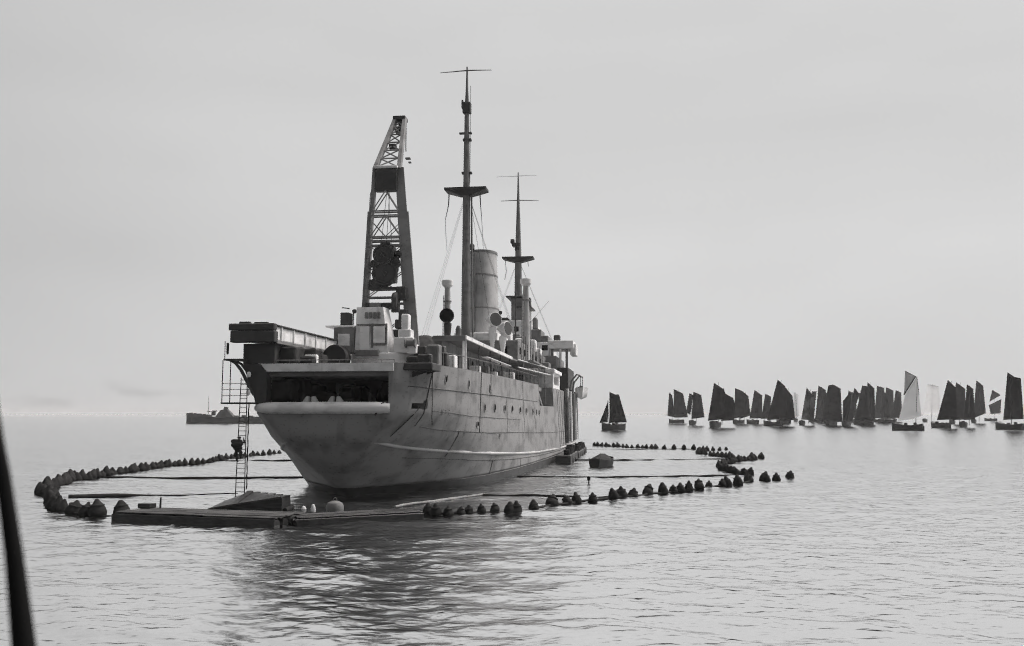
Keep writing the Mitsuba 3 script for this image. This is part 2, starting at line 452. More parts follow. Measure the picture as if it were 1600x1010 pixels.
# edge of the crane deck above the gallery
e2 = [(u, v) for u, v in outline(9.45) if u < 1.6]
pts2 = [(u, -v) for u, v in e2[:0:-1]] + e2
pts2 = [p for p in pts2 if p[1] < 5.6]
part('deck_edge', cat_mesh([beam((a[0] - .04, a[1], 9.43), (b[0] - .04, b[1], 9.43), 0.16, 0.56) for a, b in zip(pts2[:-1], pts2[1:])]), 'upper_paint')
part('crane_deck', trimesh.creation.extrude_polygon(Polygon([(u, v) for u, v in outline(9.7) if u < 12] + [(12, 0)] + [(u, -v) for u, v in outline(9.7)[::-1] if u < 12]).buffer(0).buffer(-0.05), 0.05, engine='earcut').apply_translation([0, 0, 9.69]), 'deck_wood')
# guard rail of the crane deck, low
rail_pts = [(p[0] + .1, p[1]) for p in pts2 if abs(p[1]) < 5.6]
r = put(f'{SHIP}__guard_rail', aboard(cat_mesh([tube([(a, b, 9.95) for a, b in rail_pts], 0.03, 5)])), 'mid_paint')
for a, b in rail_pts[::2]:
    part('stanchion', tube([(a, b, 9.72), (a, b, 9.97)], 0.025, 5), 'mid_paint', False, r)
# starboard quarter: overhanging sponson with brackets, the shade of its underside put into dark paint
sp = part('sponson', box(0.5, 3.3, 5.3, 7.5, 9.22, 9.74, 0.05), 'dark_paint')
for u in (1.2, 2.6):
    part('bracket', hull_of([(u - .06, 5.9, 9.15), (u + .06, 5.9, 9.15), (u - .06, 7.3, 9.21), (u + .06, 7.3, 9.21), (u - .06, 5.9, 8.75), (u + .06, 5.9, 8.75)]), 'dark_paint', False, sp)
part('locker', box(4.4, 5.6, 6.2, 7.1, 9.75, 11.3, 0.08), 'mid_paint')
for u, v, w1 in ((2.6, 6.4, 10.5), (6.5, 6.8, 10.9), (7.8, 6.3, 11.5), (3.3, 5.4, 10.4)):
    part('deck_gear', jitter(box(u, u + .9, v - .5, v + .5, 9.75, w1, .1).subdivide().subdivide(), .12, 1.6), 'dark_paint')
part('mooring_rope', tube([(2.6, half_breadth(2.6, 6.7) + .02, 6.7), (1.9, half_breadth(1.9, 5.9) + .12, 5.9), (1.5, half_breadth(1.5, 4.6) + .15, 4.6)], 0.04, 6), 'rope', True)
part('hanging_line', tube([(2.95, 6.95 + .02 * (w % 2), w) for w in (9.7, 8, 7, 6, 5.4)], 0.03, 6), 'rope', True)

# ---- port quarter: catapult beam on its dark mounting, side platforms
cp = put(f'{SHIP}__catapult', aboard(box(-0.6, 23, -6.3, -3.45, 11.35, 12.3, 0.05)), 'upper_paint')
part('end_frame', cat_mesh([box(-1.3, -0.62, -6.55, -3.3, 11.15, 11.95, 0.05), box(-1.25, -0.7, -6.7, -3.35, 12.0, 12.48, 0.06), box(-1.1, -0.8, -6.0, -5.2, 12.45, 12.62), box(-1.1, -0.8, -4.9, -3.9, 12.45, 12.58)]), 'dark_paint', False, cp)
part('rail_cap', box(-0.7, 23, -3.62, -3.3, 12.302, 12.42, 0.03), 'dark_paint', False, cp)
part('rail_cap', box(-0.7, 23, -6.4, -6.1, 12.302, 12.42, 0.03), 'dark_paint', False, cp)
part('lower_chord', box(-0.6, 23, -3.5, -3.38, 11.1, 11.34, 0.02), 'mid_paint', False, cp)
for k in range(9):
    u = 0.2 + 2.4 * k
    part('side_frame', beam((u, -3.42, 11.3), (u + 0.02, -3.42, 12.29), 0.10, 0.16), 'upper_paint', False, cp)
for k in range(4):
    part('pedestal', box(1.2 + 4.6 * k, 2.4 + 4.6 * k, -5.6, -3.9, 9.72, 11.12, 0.05), 'upper_paint' if k % 2 == 0 else 'mid_paint', False, cp)
part('port_house', box(-0.15, 6.2, -6.05, -3.7, 9.70, 11.13, 0.04), 'dark_paint')
for a in ((0.6, 2.6, -3.7, -2.5, 9.73, 11.0), (3.0, 4.6, -3.6, -1.9, 9.73, 11.0), (5.4, 7.0, -3.2, -2.2, 9.73, 10.8), (1.0, 1.9, -2.3, -1.3, 9.73, 10.3)):
    part('covered_gear', jitter(box(*a, 0.12).subdivide().subdivide().subdivide(), .14, 1.4), 'canvas_dark', 40)
part('quarter_locker', box(2.5, 3.0, -2.5, -1.6, 9.73, 10.5, 0.05), 'upper_paint')
part('quarter_shade_sheet', hull_of([(u, v, w) for u in (-.16, 2.2) for v, w in ((-4.74, 6.95), (-5.0, 6.95), (-5.3, 7.9), (-5.75, 9.0), (-6.05, 9.69), (-4.74, 9.69))] + [(u, v, w) for u in (-.22, -.17) for v in (-4.25, -5.0) for w in (6.98, 9.13)]), 'dark_paint')  # added dark sheet standing in for shade at the port edge of the gallery
pl = part('side_platform', box(-0.6, 0.9, -7.3, -5.6, 9.93, 10.05, 0.02), 'dark_paint')
knee = [(-6.9, 9.92), (-6.5, 9.75), (-6.1, 9.3), (-5.75, 8.7), (-5.45, 8.1), (-5.1, 7.5)]
for u in (-0.35, 0.6):
    part('knee', tube([(u, v, w) for v, w in knee], [.07, .10, .12, .12, .11, .09], 6), 'dark_paint', True, pl)
part('flare_web', hull_of([(0.3, -6.2, 9.9), (0.45, -6.2, 9.9), (0.3, -5.0, 9.9), (0.45, -5.0, 9.9), (0.3, -5.0, 8.0), (0.45, -5.0, 8.0)]), 'dark_paint', False, pl)
lp = part('lower_platform', box(-0.75, 0.7, -7.34, -5.0, 6.88, 6.99, 0.02), 'dark_paint')
for v in (-7.28, -6.7):
    part('stanchion', tube([(-0.7, v, 6.95), (-0.7, v, 9.95)], 0.035, 6), 'dark_paint', False, lp)
for w in (7.45, 7.9, 8.3):
    part('rail', tube([(-0.7, -7.28, w), (-0.7, -5.3, w)], 0.022, 5), 'dark_paint', False, lp)
part('lamp', moved(lathe([(0, 0), (.12, .02), (.16, .2), (.12, .36), (0, .4)], 12), -0.45, -5.45, 7.5), 'pale_paint', 30)
part('lamp', moved(lathe([(0, 0), (.12, .02), (.16, .2), (.12, .36), (0, .4)], 12), -0.45, -5.45, 8.75), 'pale_paint', 30)
part('guard_post', tube([(-0.5, -7.25, 10.0), (-0.5, -7.25, 11.3)], 0.03, 6), 'dark_paint')

# ---- the stern crane
CR = part('crane', cat_mesh([moved(lathe([(0, 0), (3.25, 0), (3.25, 0.35), (3.0, 0.5), (3.0, 1.5), (2.8, 1.62), (0, 1.62)], 40), 15.5, 0.1, 9.73)]), 'upper_paint', 30)
labels[CR] = {'label': 'tall upright lattice crane on a round turntable at the stern'}
house = hull_of([(12.7, -1.88, 11.3), (12.7, 1.0, 11.3), (15.0, -1.88, 11.3), (15.0, 1.25, 11.3), (13.1, -1.88, 15.2), (13.1, 0.42, 15.2), (14.6, -1.88, 15.2), (14.6, 0.5, 15.2)])
CH = part('machinery_house', house, 'upper_paint', False, CR)
for v0, v1, w0, w1, m in ((-1.45, -0.62, 11.45, 13.5, 'pale_paint'), (-0.28, 0.72, 12.1, 13.5, 'pale_paint')):
    part('door', box(12.60, 12.86, v0, v1, w0, w1, 0.03), m, False, CR)
part('door_frame', cat_mesh([box(12.66, 12.84, -0.48, -0.30, 11.7, 13.75, .02), box(12.66, 12.84, 0.74, 0.9, 12.0, 13.75, .02), box(12.66, 12.84, -0.30, 0.74, 11.9, 12.08, .02), box(12.66, 12.9, -1.7, 0.85, 13.6, 13.72, .02)]), 'mid_paint', False, CR)
part('vent_grille', cat_mesh([box(12.88, 13.12, -1.1 + .36 * k, -0.85 + .36 * k, 14.2, 14.75, .02) for k in range(4)]), 'mid_paint', False, CR)
part('base_step', box(12.2, 12.7, -1.7, 0.3, 11.0, 11.5, .04), 'mid_paint', False, CR)
for a in ((13.0, 14.4, 1.35, 3.05, 11.3, 12.6), (13.2, 14.4, 1.7, 2.8, 12.6, 13.3), (13.3, 14.3, 1.95, 2.55, 13.3, 14.6), (12.8, 14.0, 2.6, 3.35, 11.2, 12.0)):
    part('winch_housing', box(*a, 0.07), 'upper_paint', False, CR)
part('winch_drum', moved(lathe([(0, -.45), (.42, -.45), (.42, -.36), (.3, -.34), (.3, .34), (.42, .36), (.42, .45), (0, .45)], 18).apply_transform(trimesh.transformations.rotation_matrix(math.pi / 2, [1, 0, 0])), 12.8, 2.9, 12.1), 'mid_paint', 30, CR)
part('control_cabin', cat_mesh([box(12.6, 14.6, -3.7, -1.95, 11.3, 13.45, 0.06)]), 'mid_paint', False, CR)
part('cabin_sill', cat_mesh([box(12.5, 14.7, -4.4, -1.95, 13.46, 13.62, .03), box(12.52, 12.62, -3.3, -2.3, 11.9, 12.9, .02)]), 'upper_paint', False, CR)
part('switch_box', box(12.9, 14.0, -3.25, -2.5, 13.63, 14.75, 0.05), 'dark_paint', False, CR)
part('floodlight', cat_mesh([tube([(13.2, -2.2, 13.6), (13.2, -2.2, 14.8)], .05, 6), moved(lathe([(0, 0), (.14, .05), (.2, .3), (0, .34)], 12).apply_transform(trimesh.transformations.rotation_matrix(math.pi / 2, [0, 1, 0])), 13.2, -2.2, 14.9), tube([(13.2, -3.2, 15.2), (13.2, -2.55, 15.1)], .05, 6)]), 'dark_paint', 30, CR)
# legs: deep box members that lean together; an inner sleeve up to the jog, then a slimmer box to the knee
for s, foot, jog, knee_v, wid, name in ((-1, -2.05, -1.50, -1.18, 0.92, 'hull_paint'), (1, 2.50, 1.40, 1.02, 0.14, 'hull_paint')):
    part('leg', taper((15.6, foot, 11.0), (15.6, jog, 23.9), wid + .1, 0.40 if s < 0 else 1.15, wid, 0.35 if s < 0 else 1.0), name, False, CR)
    part('upper_leg', taper((15.6, jog + (0.12 if s < 0 else -0.05), 23.9), (15.6, knee_v, 27.9), wid - .42 if s < 0 else wid - .02, 0.35 if s < 0 else .85, wid - .48 if s < 0 else wid - .04, 0.35 if s < 0 else .8), name, False, CR)
    part('jib_arm', hull_of([(u, knee_v + i * .17 + dv, w) for u, dv, w in ((15.3, 0, 27.8), (15.9, 0, 27.8)) for i in (-1, 1)] + [(u, (-0.66 if s < 0 else 0.22) + i * .15, 34.0) for u in (20.2, 20.9) for i in (-1, 1)]), name, False, CR)


def span(w):
    """Inner ends of the bracing between the legs at height w."""
    return float(np.interp(w, [11, 23.9, 27.9], [-1.95, -1.3, -1.0])), float(np.interp(w, [11, 23.9, 27.9], [2.15, 1.05, 0.8]))


def brace(p, q, r=0.055, name='brace', m='hull_paint'):
    part(name, tube([p, q], r, 6), m, 30, CR)


part('top_plate', box(15.2, 16.0, -1.1, 0.9, 25.75, 27.75, 0.04), 'dark_paint', False, CR)
part('plate_cap', box(15.1, 16.1, -1.15, 0.95, 27.76, 28.0, 0.04), 'upper_paint', False, CR)
for u in (15.25, 15.95):
    for w0, w1 in ((23.95, 25.75), (21.7, 23.6)):
        l0, r0 = span(w0)
        l1, r1 = span(w1)
        mid = (l1 + r1) / 2
        brace((u, l0, w0), (u, mid, w1))
        brace((u, r0, w0), (u, mid, w1))
        if w0 < 23:
            brace((u, l1, w1 - 0.6), (u, mid, w0), 0.035)
            brace((u, r1, w1 - 0.9), (u, mid + .1, w0), 0.035)
    for w in (23.95, 23.55, 21.65, 21.3, 20.9, 16.3, 15.75):
        l, r_ = span(w)
        brace((u, l, w), (u, r_, w), 0.075, 'cross_beam')
l, r_ = span(20.6)
drum = lathe([(0, -.75), (.62, -.75), (.62, -.66), (.46, -.63), (.46, .63), (.62, .66), (.62, .75), (0, .75)], 20).apply_transform(trimesh.transformations.rotation_matrix(math.pi / 2, [1, 0, 0]))
wheel = lathe([(0, -.14), (.16, -.2), (.2, -.1), (.80, -.08), (.84, -.16), (1, -.16), (1, .16), (.84, .16), (.80, .08), (.2, .1), (.16, .2), (0, .2)], 26).apply_transform(trimesh.transformations.rotation_matrix(math.pi / 2, [0, 1, 0]))
for v, w, r_ in ((-.15, 20.0, .92), (.0, 18.35, 1.12), (-.75, 17.5, .5), (.95, 19.3, .42), (-.95, 19.2, .38)):
    part('gear_wheel', moved(wheel, 15.0, v, w, s=r_), 'dark_paint', 30, CR)
part('hoist_drum', moved(drum, 15.6, -0.05, 20.3), 'dark_paint', 30, CR)
part('hoist_drum', moved(drum, 15.6, 0.1, 18.2), 'dark_paint', 30, CR)
part('hook_block', cat_mesh([moved(lathe([(0, -.2), (.72, -.2), (.78, 0), (.72, .2), (0, .2)], 20).apply_transform(trimesh.transformations.rotation_matrix(math.pi / 2, [1, 0, 0])), 14.8, 1.05, 15.9), box(14.6, 15.0, 0.7, 1.4, 14.9, 15.7, .05)]), 'dark_paint', 30, CR)
for a in ((15.1, 16.1, -1.5, 1.3, 19.15, 19.3), (15.1, 15.9, -.5, .4, 20.6, 21.1), (15.2, 16.0, -1.5, -.95, 16.95, 17.7), (14.9, 16.1, -1.3, 1.15, 16.95, 17.15), (15.0, 16.0, 1.25, 2.0, 12.6, 15.2), (14.9, 15.9, -1.7, -0.7, 15.3, 15.8), (14.8, 16.0, 1.0, 2.05, 13.5, 14.3)):
    part('drive_gear', box(*a, 0.06), 'dark_paint', False, CR)
for a in ((14.95, 15.7, .7, 2.0, 11.35, 13.4), (15.0, 15.6, -1.9, -1.2, 12, 15.5), (14.9, 15.6, -.3, .5, 15.2, 15.7), (15.0, 15.9, 1.0, 1.9, 16.0, 17.2)):
    part('drive_gear', jitter(box(*a, .08).subdivide().subdivide(), .1, 2.5), 'dark_paint', False, CR)
grng = random.Random(3)
for k in range(16):
    w, v = grng.uniform(16.2, 20.8), grng.uniform(-1.15, 1.05)
    sx, sz = grng.uniform(.12, .38), grng.uniform(.12, .45)
    part('drive_gear', jitter(box(15.0 + .3 * (k % 3), 15.5 + .3 * (k % 3), v - sx, v + sx, w - sz, w + sz, .06).subdivide().subdivide(), .08, 3), 'dark_paint', False, CR)
part('gear_case', box(14.5, 15.6, -1.2, -0.3, 15.35, 15.75, .06), 'mid_paint', False, CR)
# upper jib, leaning forward: lattice between its two arms
for k in range(6):
    t, t2 = k / 6, (k + 1) / 6
    f = lambda x, s: (15.6 + 4.95 * x, (-1.05 + .5 * x) if s < 0 else (0.8 - .7 * x), 28.0 + 5.9 * x)
    brace(f(t, -1), f(t2, 1), 0.07, 'jib_lattice')
    brace(f(t, 1), f(t2, -1), 0.07, 'jib_lattice')
    brace(f(t2, -1), f(t2, 1), 0.07, 'jib_lattice')
for w0, w1 in ((16.4, 18.6), (18.8, 20.8), (12.2, 14.6)):
    l0, r0 = span(w0)
    l1, r1 = span(w1)
    for u in (15.35, 15.95):
        brace((u, l0, w0), (u, r1, w1), .045)
        brace((u, r0, w0), (u, l1, w1), .045)
part('leg_ladder', cat_mesh([tube([(15.0, -1.75 + s * .17 + .0, 15.5), (15.1, -1.28 + s * .15, 25.6)], .03, 5) for s in (-1, 1)] + [tube([(15.0 + .1 * t, -1.92 + .49 * t, 15.5 + 10.1 * t), (15.0 + .1 * t, -1.58 + .45 * t, 15.5 + 10.1 * t)], .022, 4) for t in np.linspace(.02, .98, 30)]), 'mid_paint', False, CR)
for v0, v1 in ((-.6, -.15), (.5, .1), (-.1, .35)):
    part('hoist_wire', tube([(15.6, v0, 20.3), (15.6, v1 * .5, 25.8)], .022, 4), 'rope', False, CR)
part('jib_head', cat_mesh([box(20.0, 21.2, -0.82, 0.36, 33.75, 34.1, .04), moved(lathe([(0, -.15), (.4, -.15), (.34, 0), (.4, .15), (0, .15)], 18).apply_transform(trimesh.transformations.rotation_matrix(math.pi / 2, [1, 0, 0])), 20.6, -0.2, 33.5), box(19.6, 20.4, -0.55, 0.0, 32.4, 32.9, .04), box(17.6, 18.2, -0.5, 0.1, 30.2, 30.7, .04)]), 'dark_paint', 30, CR)
part('hoist_wire', tube([(20.6, 0.35, 33.8), (18.9, 0.75, 30.6), (18.6, 0.85, 30.2)], 0.05, 5), 'dark_paint', True, CR)
part('lamp_bracket', cat_mesh([box(17.9, 18.3, 0.95, 1.4, 29.3, 29.45, .02), box(17.9, 18.1, 1.25, 1.5, 28.9, 29.05, .02)]), 'mid_paint', False, CR)

# ---- aft boat deck with its posts, deckhouse beneath
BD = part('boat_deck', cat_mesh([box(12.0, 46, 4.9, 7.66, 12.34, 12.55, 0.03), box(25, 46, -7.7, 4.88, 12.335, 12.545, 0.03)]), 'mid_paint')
for a, b in ((12.0, 20.5), (20.8, 40.8)):
    part('fascia', box(a, b, 7.67, 7.80, 12.28, 12.60, 0.02), 'upper_paint', False, BD)
part('fascia', box(11.86, 11.99, 5.0, 7.7, 12.15, 12.60, 0.02), 'mid_paint', False, BD)
for k, u in enumerate((12.6, 13.7, 20.5, 27, 34, 41)):
    part('post', tube([(u, 7.4, 9.7), (u, 7.4, 12.33)], 0.10 if k < 2 else 0.05, 8), 'pale_paint' if k < 2 else 'dark_paint', 30, BD)
    if u > 25:
        part('post', tube([(u, -7.4, 9.7), (u, -7.4, 12.33)], 0.07, 8), 'mid_paint', 30, BD)
DH = part('deckhouse', box(25.5, 48, -5.6, 5.4, 9.70, 12.33, 0.03), 'mid_paint')  # darker grey than the upper works: under-deck shade put into the paint
part('engine_casing', box(19.5, 25.0, 3.9, 5.4, 9.70, 12.33, 0.03), 'mid_paint')  # casings too carry the shade below the boat deck in their grey
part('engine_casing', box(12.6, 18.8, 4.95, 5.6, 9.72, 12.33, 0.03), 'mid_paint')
for u in (26, 30, 35, 40):
    part('door', box(u, u + 1.0, 5.38, 5.46, 9.75, 11.7, 0.02), 'dark_paint', False, DH)
    part('window', box(u + 2.0, u + 2.7, 5.38, 5.45, 10.8, 11.4, 0.02), 'black_paint', False, DH)
for v in (-4, -1.5, 1, 3.6):
    part('door', box(25.42, 25.52, v, v + 0.9, 9.75, 11.7, 0.02), 'black_paint', False, DH)
part('awning', box(24, 41, 7.0, 7.62, 11.55, 11.62, 0.01), 'upper_paint')
for u, v, w1, m in ((9.5, 5.6, 11.5, 'mid_paint'), (10.5, 6.6, 10.9, 'upper_paint'), (13.5, 3.5, 11.9, 'dark_paint'), (14.5, 6.2, 11.2, 'dark_paint'), (23, 6.5, 10.7, 'upper_paint'), (28, 6.6, 10.9, 'mid_paint'), (33, 6.6, 10.6, 'upper_paint'), (38, 6.7, 10.9, 'mid_paint'), (44, 7.0, 11.0, 'upper_paint')):
    part('deck_box', box(u, u + 1.3, v - .5, v + .5, 9.71, w1, 0.06), m)
rl = part('side_rail', tube([(u, half_breadth(u, 9.7) - .12, 10.72) for u in np.linspace(5, 48.5, 20)], 0.03, 5), 'mid_paint')
for u in np.linspace(5, 48.5, 22):
    part('stanchion', tube([(u, half_breadth(u, 9.7) - .12, 9.69), (u, half_breadth(u, 9.7) - .12, 10.73)], 0.03, 5), 'mid_paint', False, rl)
# open gallery amidships above the notch
for w, r in ((12.3, 0.065), (11.45, 0.075)):
    part('gallery_rail', tube([(41, 8.4, w), (62, 10.2, w - 0.05)], r, 8), 'upper_paint', 30)
for u in (44, 48.5, 53, 57.5):
    part('gallery_post', tube([(u, 8.4 + (u - 41) * .086, 9.6 if u < 49 else 7.2), (u, 8.4 + (u - 41) * .086, 12.28)], 0.06, 6), 'mid_paint', 30)
part('notch_brace', tube([(49.3, 9.6, 9.6), (55, 9.7, 7.25)], 0.08, 6), 'upper_paint', 30)
part('gallery_roof', box(46.1, 63, -8.6, 9.6, 12.36, 12.56, .03), 'mid_paint')
part('inner_bulkhead', box(48.9, 61.6, -5.4, 5.4, 9.69, 12.35, .03), 'mid_paint')
SB = part('side_house', back(solid(box(61.8, 73, 6.4, 10.5, 9.6, 11.75, .04)) - solid(box(63, 71, 6.7, 11, 10.2, 11.5, .02))), 'upper_paint')
part('roof_edge', box(61.5, 74, 8.8, 10.75, 11.76, 12.25, .04), 'pale_paint', False, SB)

# ---- midship house, funnel, ventilators
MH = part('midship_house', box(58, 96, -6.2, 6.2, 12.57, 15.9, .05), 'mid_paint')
part('deck_lines', cat_mesh([tube([(60 + 2.1 * k, 6.5, 12.6), (60.4 + 2.1 * k, 6.45, 15.9 + .5 * (k % 3))], .05, 5) for k in range(14)]), 'dark_paint')
for u in (60, 65, 70, 75, 80, 86):
    part('window', box(u, u + 1, 6.18, 6.26, 14.2, 15.1, .02), 'black_paint', False, MH)
for v in (-4.6, -2.4, 2.2, 4.4):
    part('window', box(57.93, 58.02, v - .4, v + .4, 14.2, 15.1, .02), 'black_paint', False, MH)
FU = 63.5
ang = np.arange(32) * 2 * math.pi / 32


def oval(u, v, w, a, b, n=32):
    return [(u + a * math.cos(t), v + b * math.sin(t), w) for t in ang]


FN = part('funnel', hull_of(oval(FU, 0.85, 15.9, 3.3, 2.1) + oval(FU + 0.3, 0.66, 28.5, 2.9, 1.85)), 'buff_paint', 30)
part('rim', hull_of(oval(FU + .3, .66, 28.3, 2.98, 1.93) + oval(FU + .3, .66, 28.62, 2.98, 1.93)), 'mid_paint', 30, FN)
for w, k in ((25.2, .3), (20.6, .75)):
    c = 0.85 + (0.62 - 0.85) * (w - 15.9) / 12.6
    a, b = 3.3 - .4 * (w - 15.9) / 12.6, 2.1 - .25 * (w - 15.9) / 12.6
    part('band', hull_of(oval(FU + .15, c, w - .09, a + .07, b + .07) + oval(FU + .15, c, w + .09, a + .07, b + .07)), 'mid_paint', 30, FN)
part('steam_pipe', tube([(FU - 3.15, -.1, 16.5), (FU - 2.85, -.1, 28.0)], .14, 8), 'mid_paint', 30, FN)
part('steam_pipe', tube([(FU - 2.4, 1.75, 16.5), (FU - 2.1, 1.5, 27.2)], .09, 8), 'rust_line', 30, FN)
part('whistle', box(FU - 2.9, FU - 2.0, -1.1, -.2, 28.6, 29.4, .1), 'dark_paint', False, FN)
part('casing', box(58.5, 69, -2.4, 3.4, 15.9, 17.0, .1), 'upper_paint', False, FN)


def cowl(u, v, w0, w1, r, turn=0.0, m='upper_paint', inside='dark_paint'):
    """A cowl ventilator: stem and a bell mouth that opens aft, turned by an angle."""
    d = np.array([-math.cos(turn), math.sin(turn), 0.12])
    d /= np.linalg.norm(d)
    s0 = np.array([u, v, w1])
    k = part('cowl_ventilator', tube([(u, v, w0), (u, v, w1 - r), tuple(s0 - d * r * .35), tuple(s0 + d * r * .35), tuple(s0 + d * r * .8)], [r * .55, r * .55, r * .75, r * .95, r], 16), m, 40)
    part('mouth', tube([tuple(s0 + d * r * .78), tuple(s0 + d * r * .86)], r * .9, 16), inside, 30, k)


cowl(50, -1.55, 12.5, 18.25, 0.92, 0, 'dark_paint', 'black_paint')
cowl(52, 3.75, 12.5, 17.9, 0.95, 0.75, 'pale_paint')
cowl(52.5, 5.0, 12.5, 16.8, 0.95, 1.15, 'pale_paint')
part('ventilator', moved(lathe([(0, 0), (.35, 0), (.35, 4.2), (.2, 4.6), (0, 4.7)], 12), 51, .9 - 1.3, 12.56), 'mid_paint', 30)
for v in (-5.3, 6.1):
    K = part('kingpost', tube([(68, v, 12.5), (68, v, 22.5), (68, v, 25.2)], [0.62, 0.46, 0.36], 14), 'buff_paint', 30)
    part('cap', moved(lathe([(0, 0), (.45, 0), (.78, .35), (.82, .95), (.78, 1.05), (0, 1.05)], 18), 68, v, 24.4), 'upper_paint', 30, K)
    part('ladder', cat_mesh([tube([(67.2, v - .5, 16), (67.4, v - .45, 23.2)], .05, 5), tube([(67.2, v - .2, 16), (67.4, v - .15, 23.2)], .05, 5)] + [tube([(67.3, v - .5, w), (67.3, v - .15, w)], .03, 4) for w in np.arange(16.4, 23, .45)]), 'mid_paint', False, K)
    part('collar', moved(lathe([(.3, 0), (.62, 0), (.62, .18), (.3, .18)], 14), 68, v, 22.3), 'mid_paint', 30, K)
part('derrick_boom', tube([(68.5, -5.3, 15.5), (67.5, -1.3, 22.5)], .08, 8), 'mid_paint', 30) if False else None
part('aerial_pole', tube([(76, 3.6, 15.9), (76, 3.6, 24.6)], .10, 6), 'dark_paint', 30)
for u, v, w1, m in ((74, 2.2, 18.5, 'upper_paint'), (77, 4.4, 18.0, 'mid_paint'), (82, 2.6, 18.8, 'mid_paint'), (86, 4.6, 18.2, 'upper_paint'), (72, 4.9, 17.3, 'pale_paint')):
    part('deck_locker', box(u, u + 2.6, v - .9, v + .9, 15.9, w1, .12), m)

# ---- masts


def mast(u, v0, pole, plat, lab):
    M = part('mast', tube([(u, v0, w) for w, _ in pole], [r for _, r in pole], 14), 'mid_paint', 30)
    labels[M] = {'label': lab}
    w, half = plat
    part('lookout_platform', hull_of([(u + a, v0 + b, c) for a in (-1.2, 1.2) for b, c in ((-half, w), (half, w), (-half, w - .3), (half, w - .3))] + [(u + a, v0 + b, w - .95) for a in (-.7, .7) for b in (-.8, .8)]), 'dark_paint', False, M)
    return M


MM = mast(53.55, 0.08, [(12.5, .62), (20, .60), (30, .50), (36, .44), (42, .36), (47, .26), (48.5, .17), (51.6, .10)], (35.25, 2.72), 'tall mainmast with a lookout platform, standing just aft of the funnel')
part('stay_pole', tube([(53.6, .95, 16), (53.6, .72, 35)], .12, 8), 'mid_paint', 30, MM)
part('light_box', cat_mesh([box(53.1, 54.0, -.45, .62, 45.3, 46.75, .08), box(53.3, 53.9, -.62, -.4, 46.0, 47.1, .04)]), 'dark_paint', False, MM)
part('yard', tube([(53.5, -3.5, 50.95), (53.5, .08, 51.1), (53.5, 3.35, 51.0)], [.04, .09, .04], 6), 'mid_paint', 30, MM)
part('crosstree', cat_mesh([box(53.3, 53.8, -.9, .75, 42.55, 42.75, .03), box(53.2, 53.9, -.4, .7, 41.6, 41.9, .04), box(53.3, 53.8, -.55, .8, 37.2, 37.5, .05)]), 'dark_paint', False, MM)
part('halyard', tube([(53.4, .55, 36), (53.5, .55, 49)], .03, 4), 'rope', False, MM)
for v, a in ((-2.1, -.25), (1.95, .45)):
    part('hanging_line', tube([(53, v, 34.5), (52.9, v + a * .2, 33), (52.6, v - .15 + a, 31), (52.4, v + .1 + a, 27)], [.09, .06, .035, .02], 5), 'rope', True, MM)
part('backstay', tube([(53.6, .4, 35), (60, 2.6, 16)], .02, 4), 'rope', False, MM)
FM = mast(107.05, .1, [(16, .85), (25, .78), (34, .62), (37, .55), (42, .40), (46, .26), (51.5, .10)], (35.3, 2.9), 'shorter-looking foremast further forward with platform and two yards')
part('yard', tube([(107, -3.2, 46.1), (107, .1, 46.15), (107, 4.0, 46.0)], [.05, .1, .05], 6), 'mid_paint', 30, FM)
part('yard', tube([(107, -4.0, 50.75), (107, .1, 50.8), (107, 3.6, 50.8)], [.02, .05, .02], 6), 'mid_paint', 30, FM)
part('signal_lamp', cat_mesh([box(106.3, 107.7, -1.0, .5, 37.3, 38.0, .1), box(106.4, 107.4, -1.3, -.6, 37.9, 38.7, .1), box(106.5, 107.3, -.5, .4, 36.5, 37.3, .1)]), 'dark_paint', False, FM)
part('hanging_line', tube([(106, -2.2, 34.6), (106, -2.0, 32.5), (106, -2.3, 31)], .05, 4), 'rope', False, FM)
part('hanging_line', tube([(106, 2.0, 34.6), (106, 2.1, 33.4)], .05, 4), 'rope', False, FM)

for M_, u, w0, v0, deck, lo in ((MM, 53.6, 34.2, .1, 7.2, 12.6), (FM, 107.0, 34.4, .1, 7.6, 16.3)):
    for s in (-1, 1):
        for k in range(3):
            part('shroud', tube([(u + .3 * k, v0 + s * .5, w0 - .6), (u + 1.5 + 1.6 * k, s * deck, lo)], .012, 4), 'rope', False, M_)
# ---- bridge block round the foremast
BR = part('bridge', box(96.5, 114, -8, 8, 9.6, 16.2, .06), 'mid_paint')
for a, m in (((97, 113, -6.4, 6.6, 16.2, 18.6), 'upper_paint'), ((98, 112, -2.6, 3.6, 18.6, 22.6), 'upper_paint'), ((100, 110, -.3, 2.2, 22.6, 26.8), 'mid_paint'), ((97.5, 104, 3.6, 5.3, 18.6, 20.9), 'mid_paint'), ((97.5, 104, 5.3, 6.5, 18.6, 19.8), 'mid_paint')):
    part('tier', box(*a, .08), m, False, BR)
for w, v0, v1 in ((26.9, -1.2, 2.6), (25.0, .6, 3.4), (23.0, -3.9, -.9), (21.0, 2.6, 4.6)):
    part('balcony', box(99.4, 106, v0, v1, w, w + .25, .04), 'dark_paint', False, BR)
for v in (-3.6, -2.2):
    part('searchlight', cat_mesh([tube([(99.6, v, 22.6), (99.6, v, 24.0)], .10, 6), moved(lathe([(0, 0), (.3, 0), (.36, .5), (0, .6)], 12), 99.6, v, 23.9)]), 'dark_paint', 30, BR)
part('signal_box', box(99.5, 101, 2.4, 3.2, 25.3, 26.8, .1), 'dark_paint', False, BR)
part('rangefinder', moved(lathe([(0, 0), (.5, 0), (.5, 1.6), (.3, 2.0), (0, 2.1)], 14), 100, 4.0, 21.2), 'mid_paint', 30, BR)
for v in (-6, -4, 4, 6):
    part('window', box(96.93, 97.02, v - .5, v + .5, 17.2, 18.1, .02), 'black_paint', False, BR)
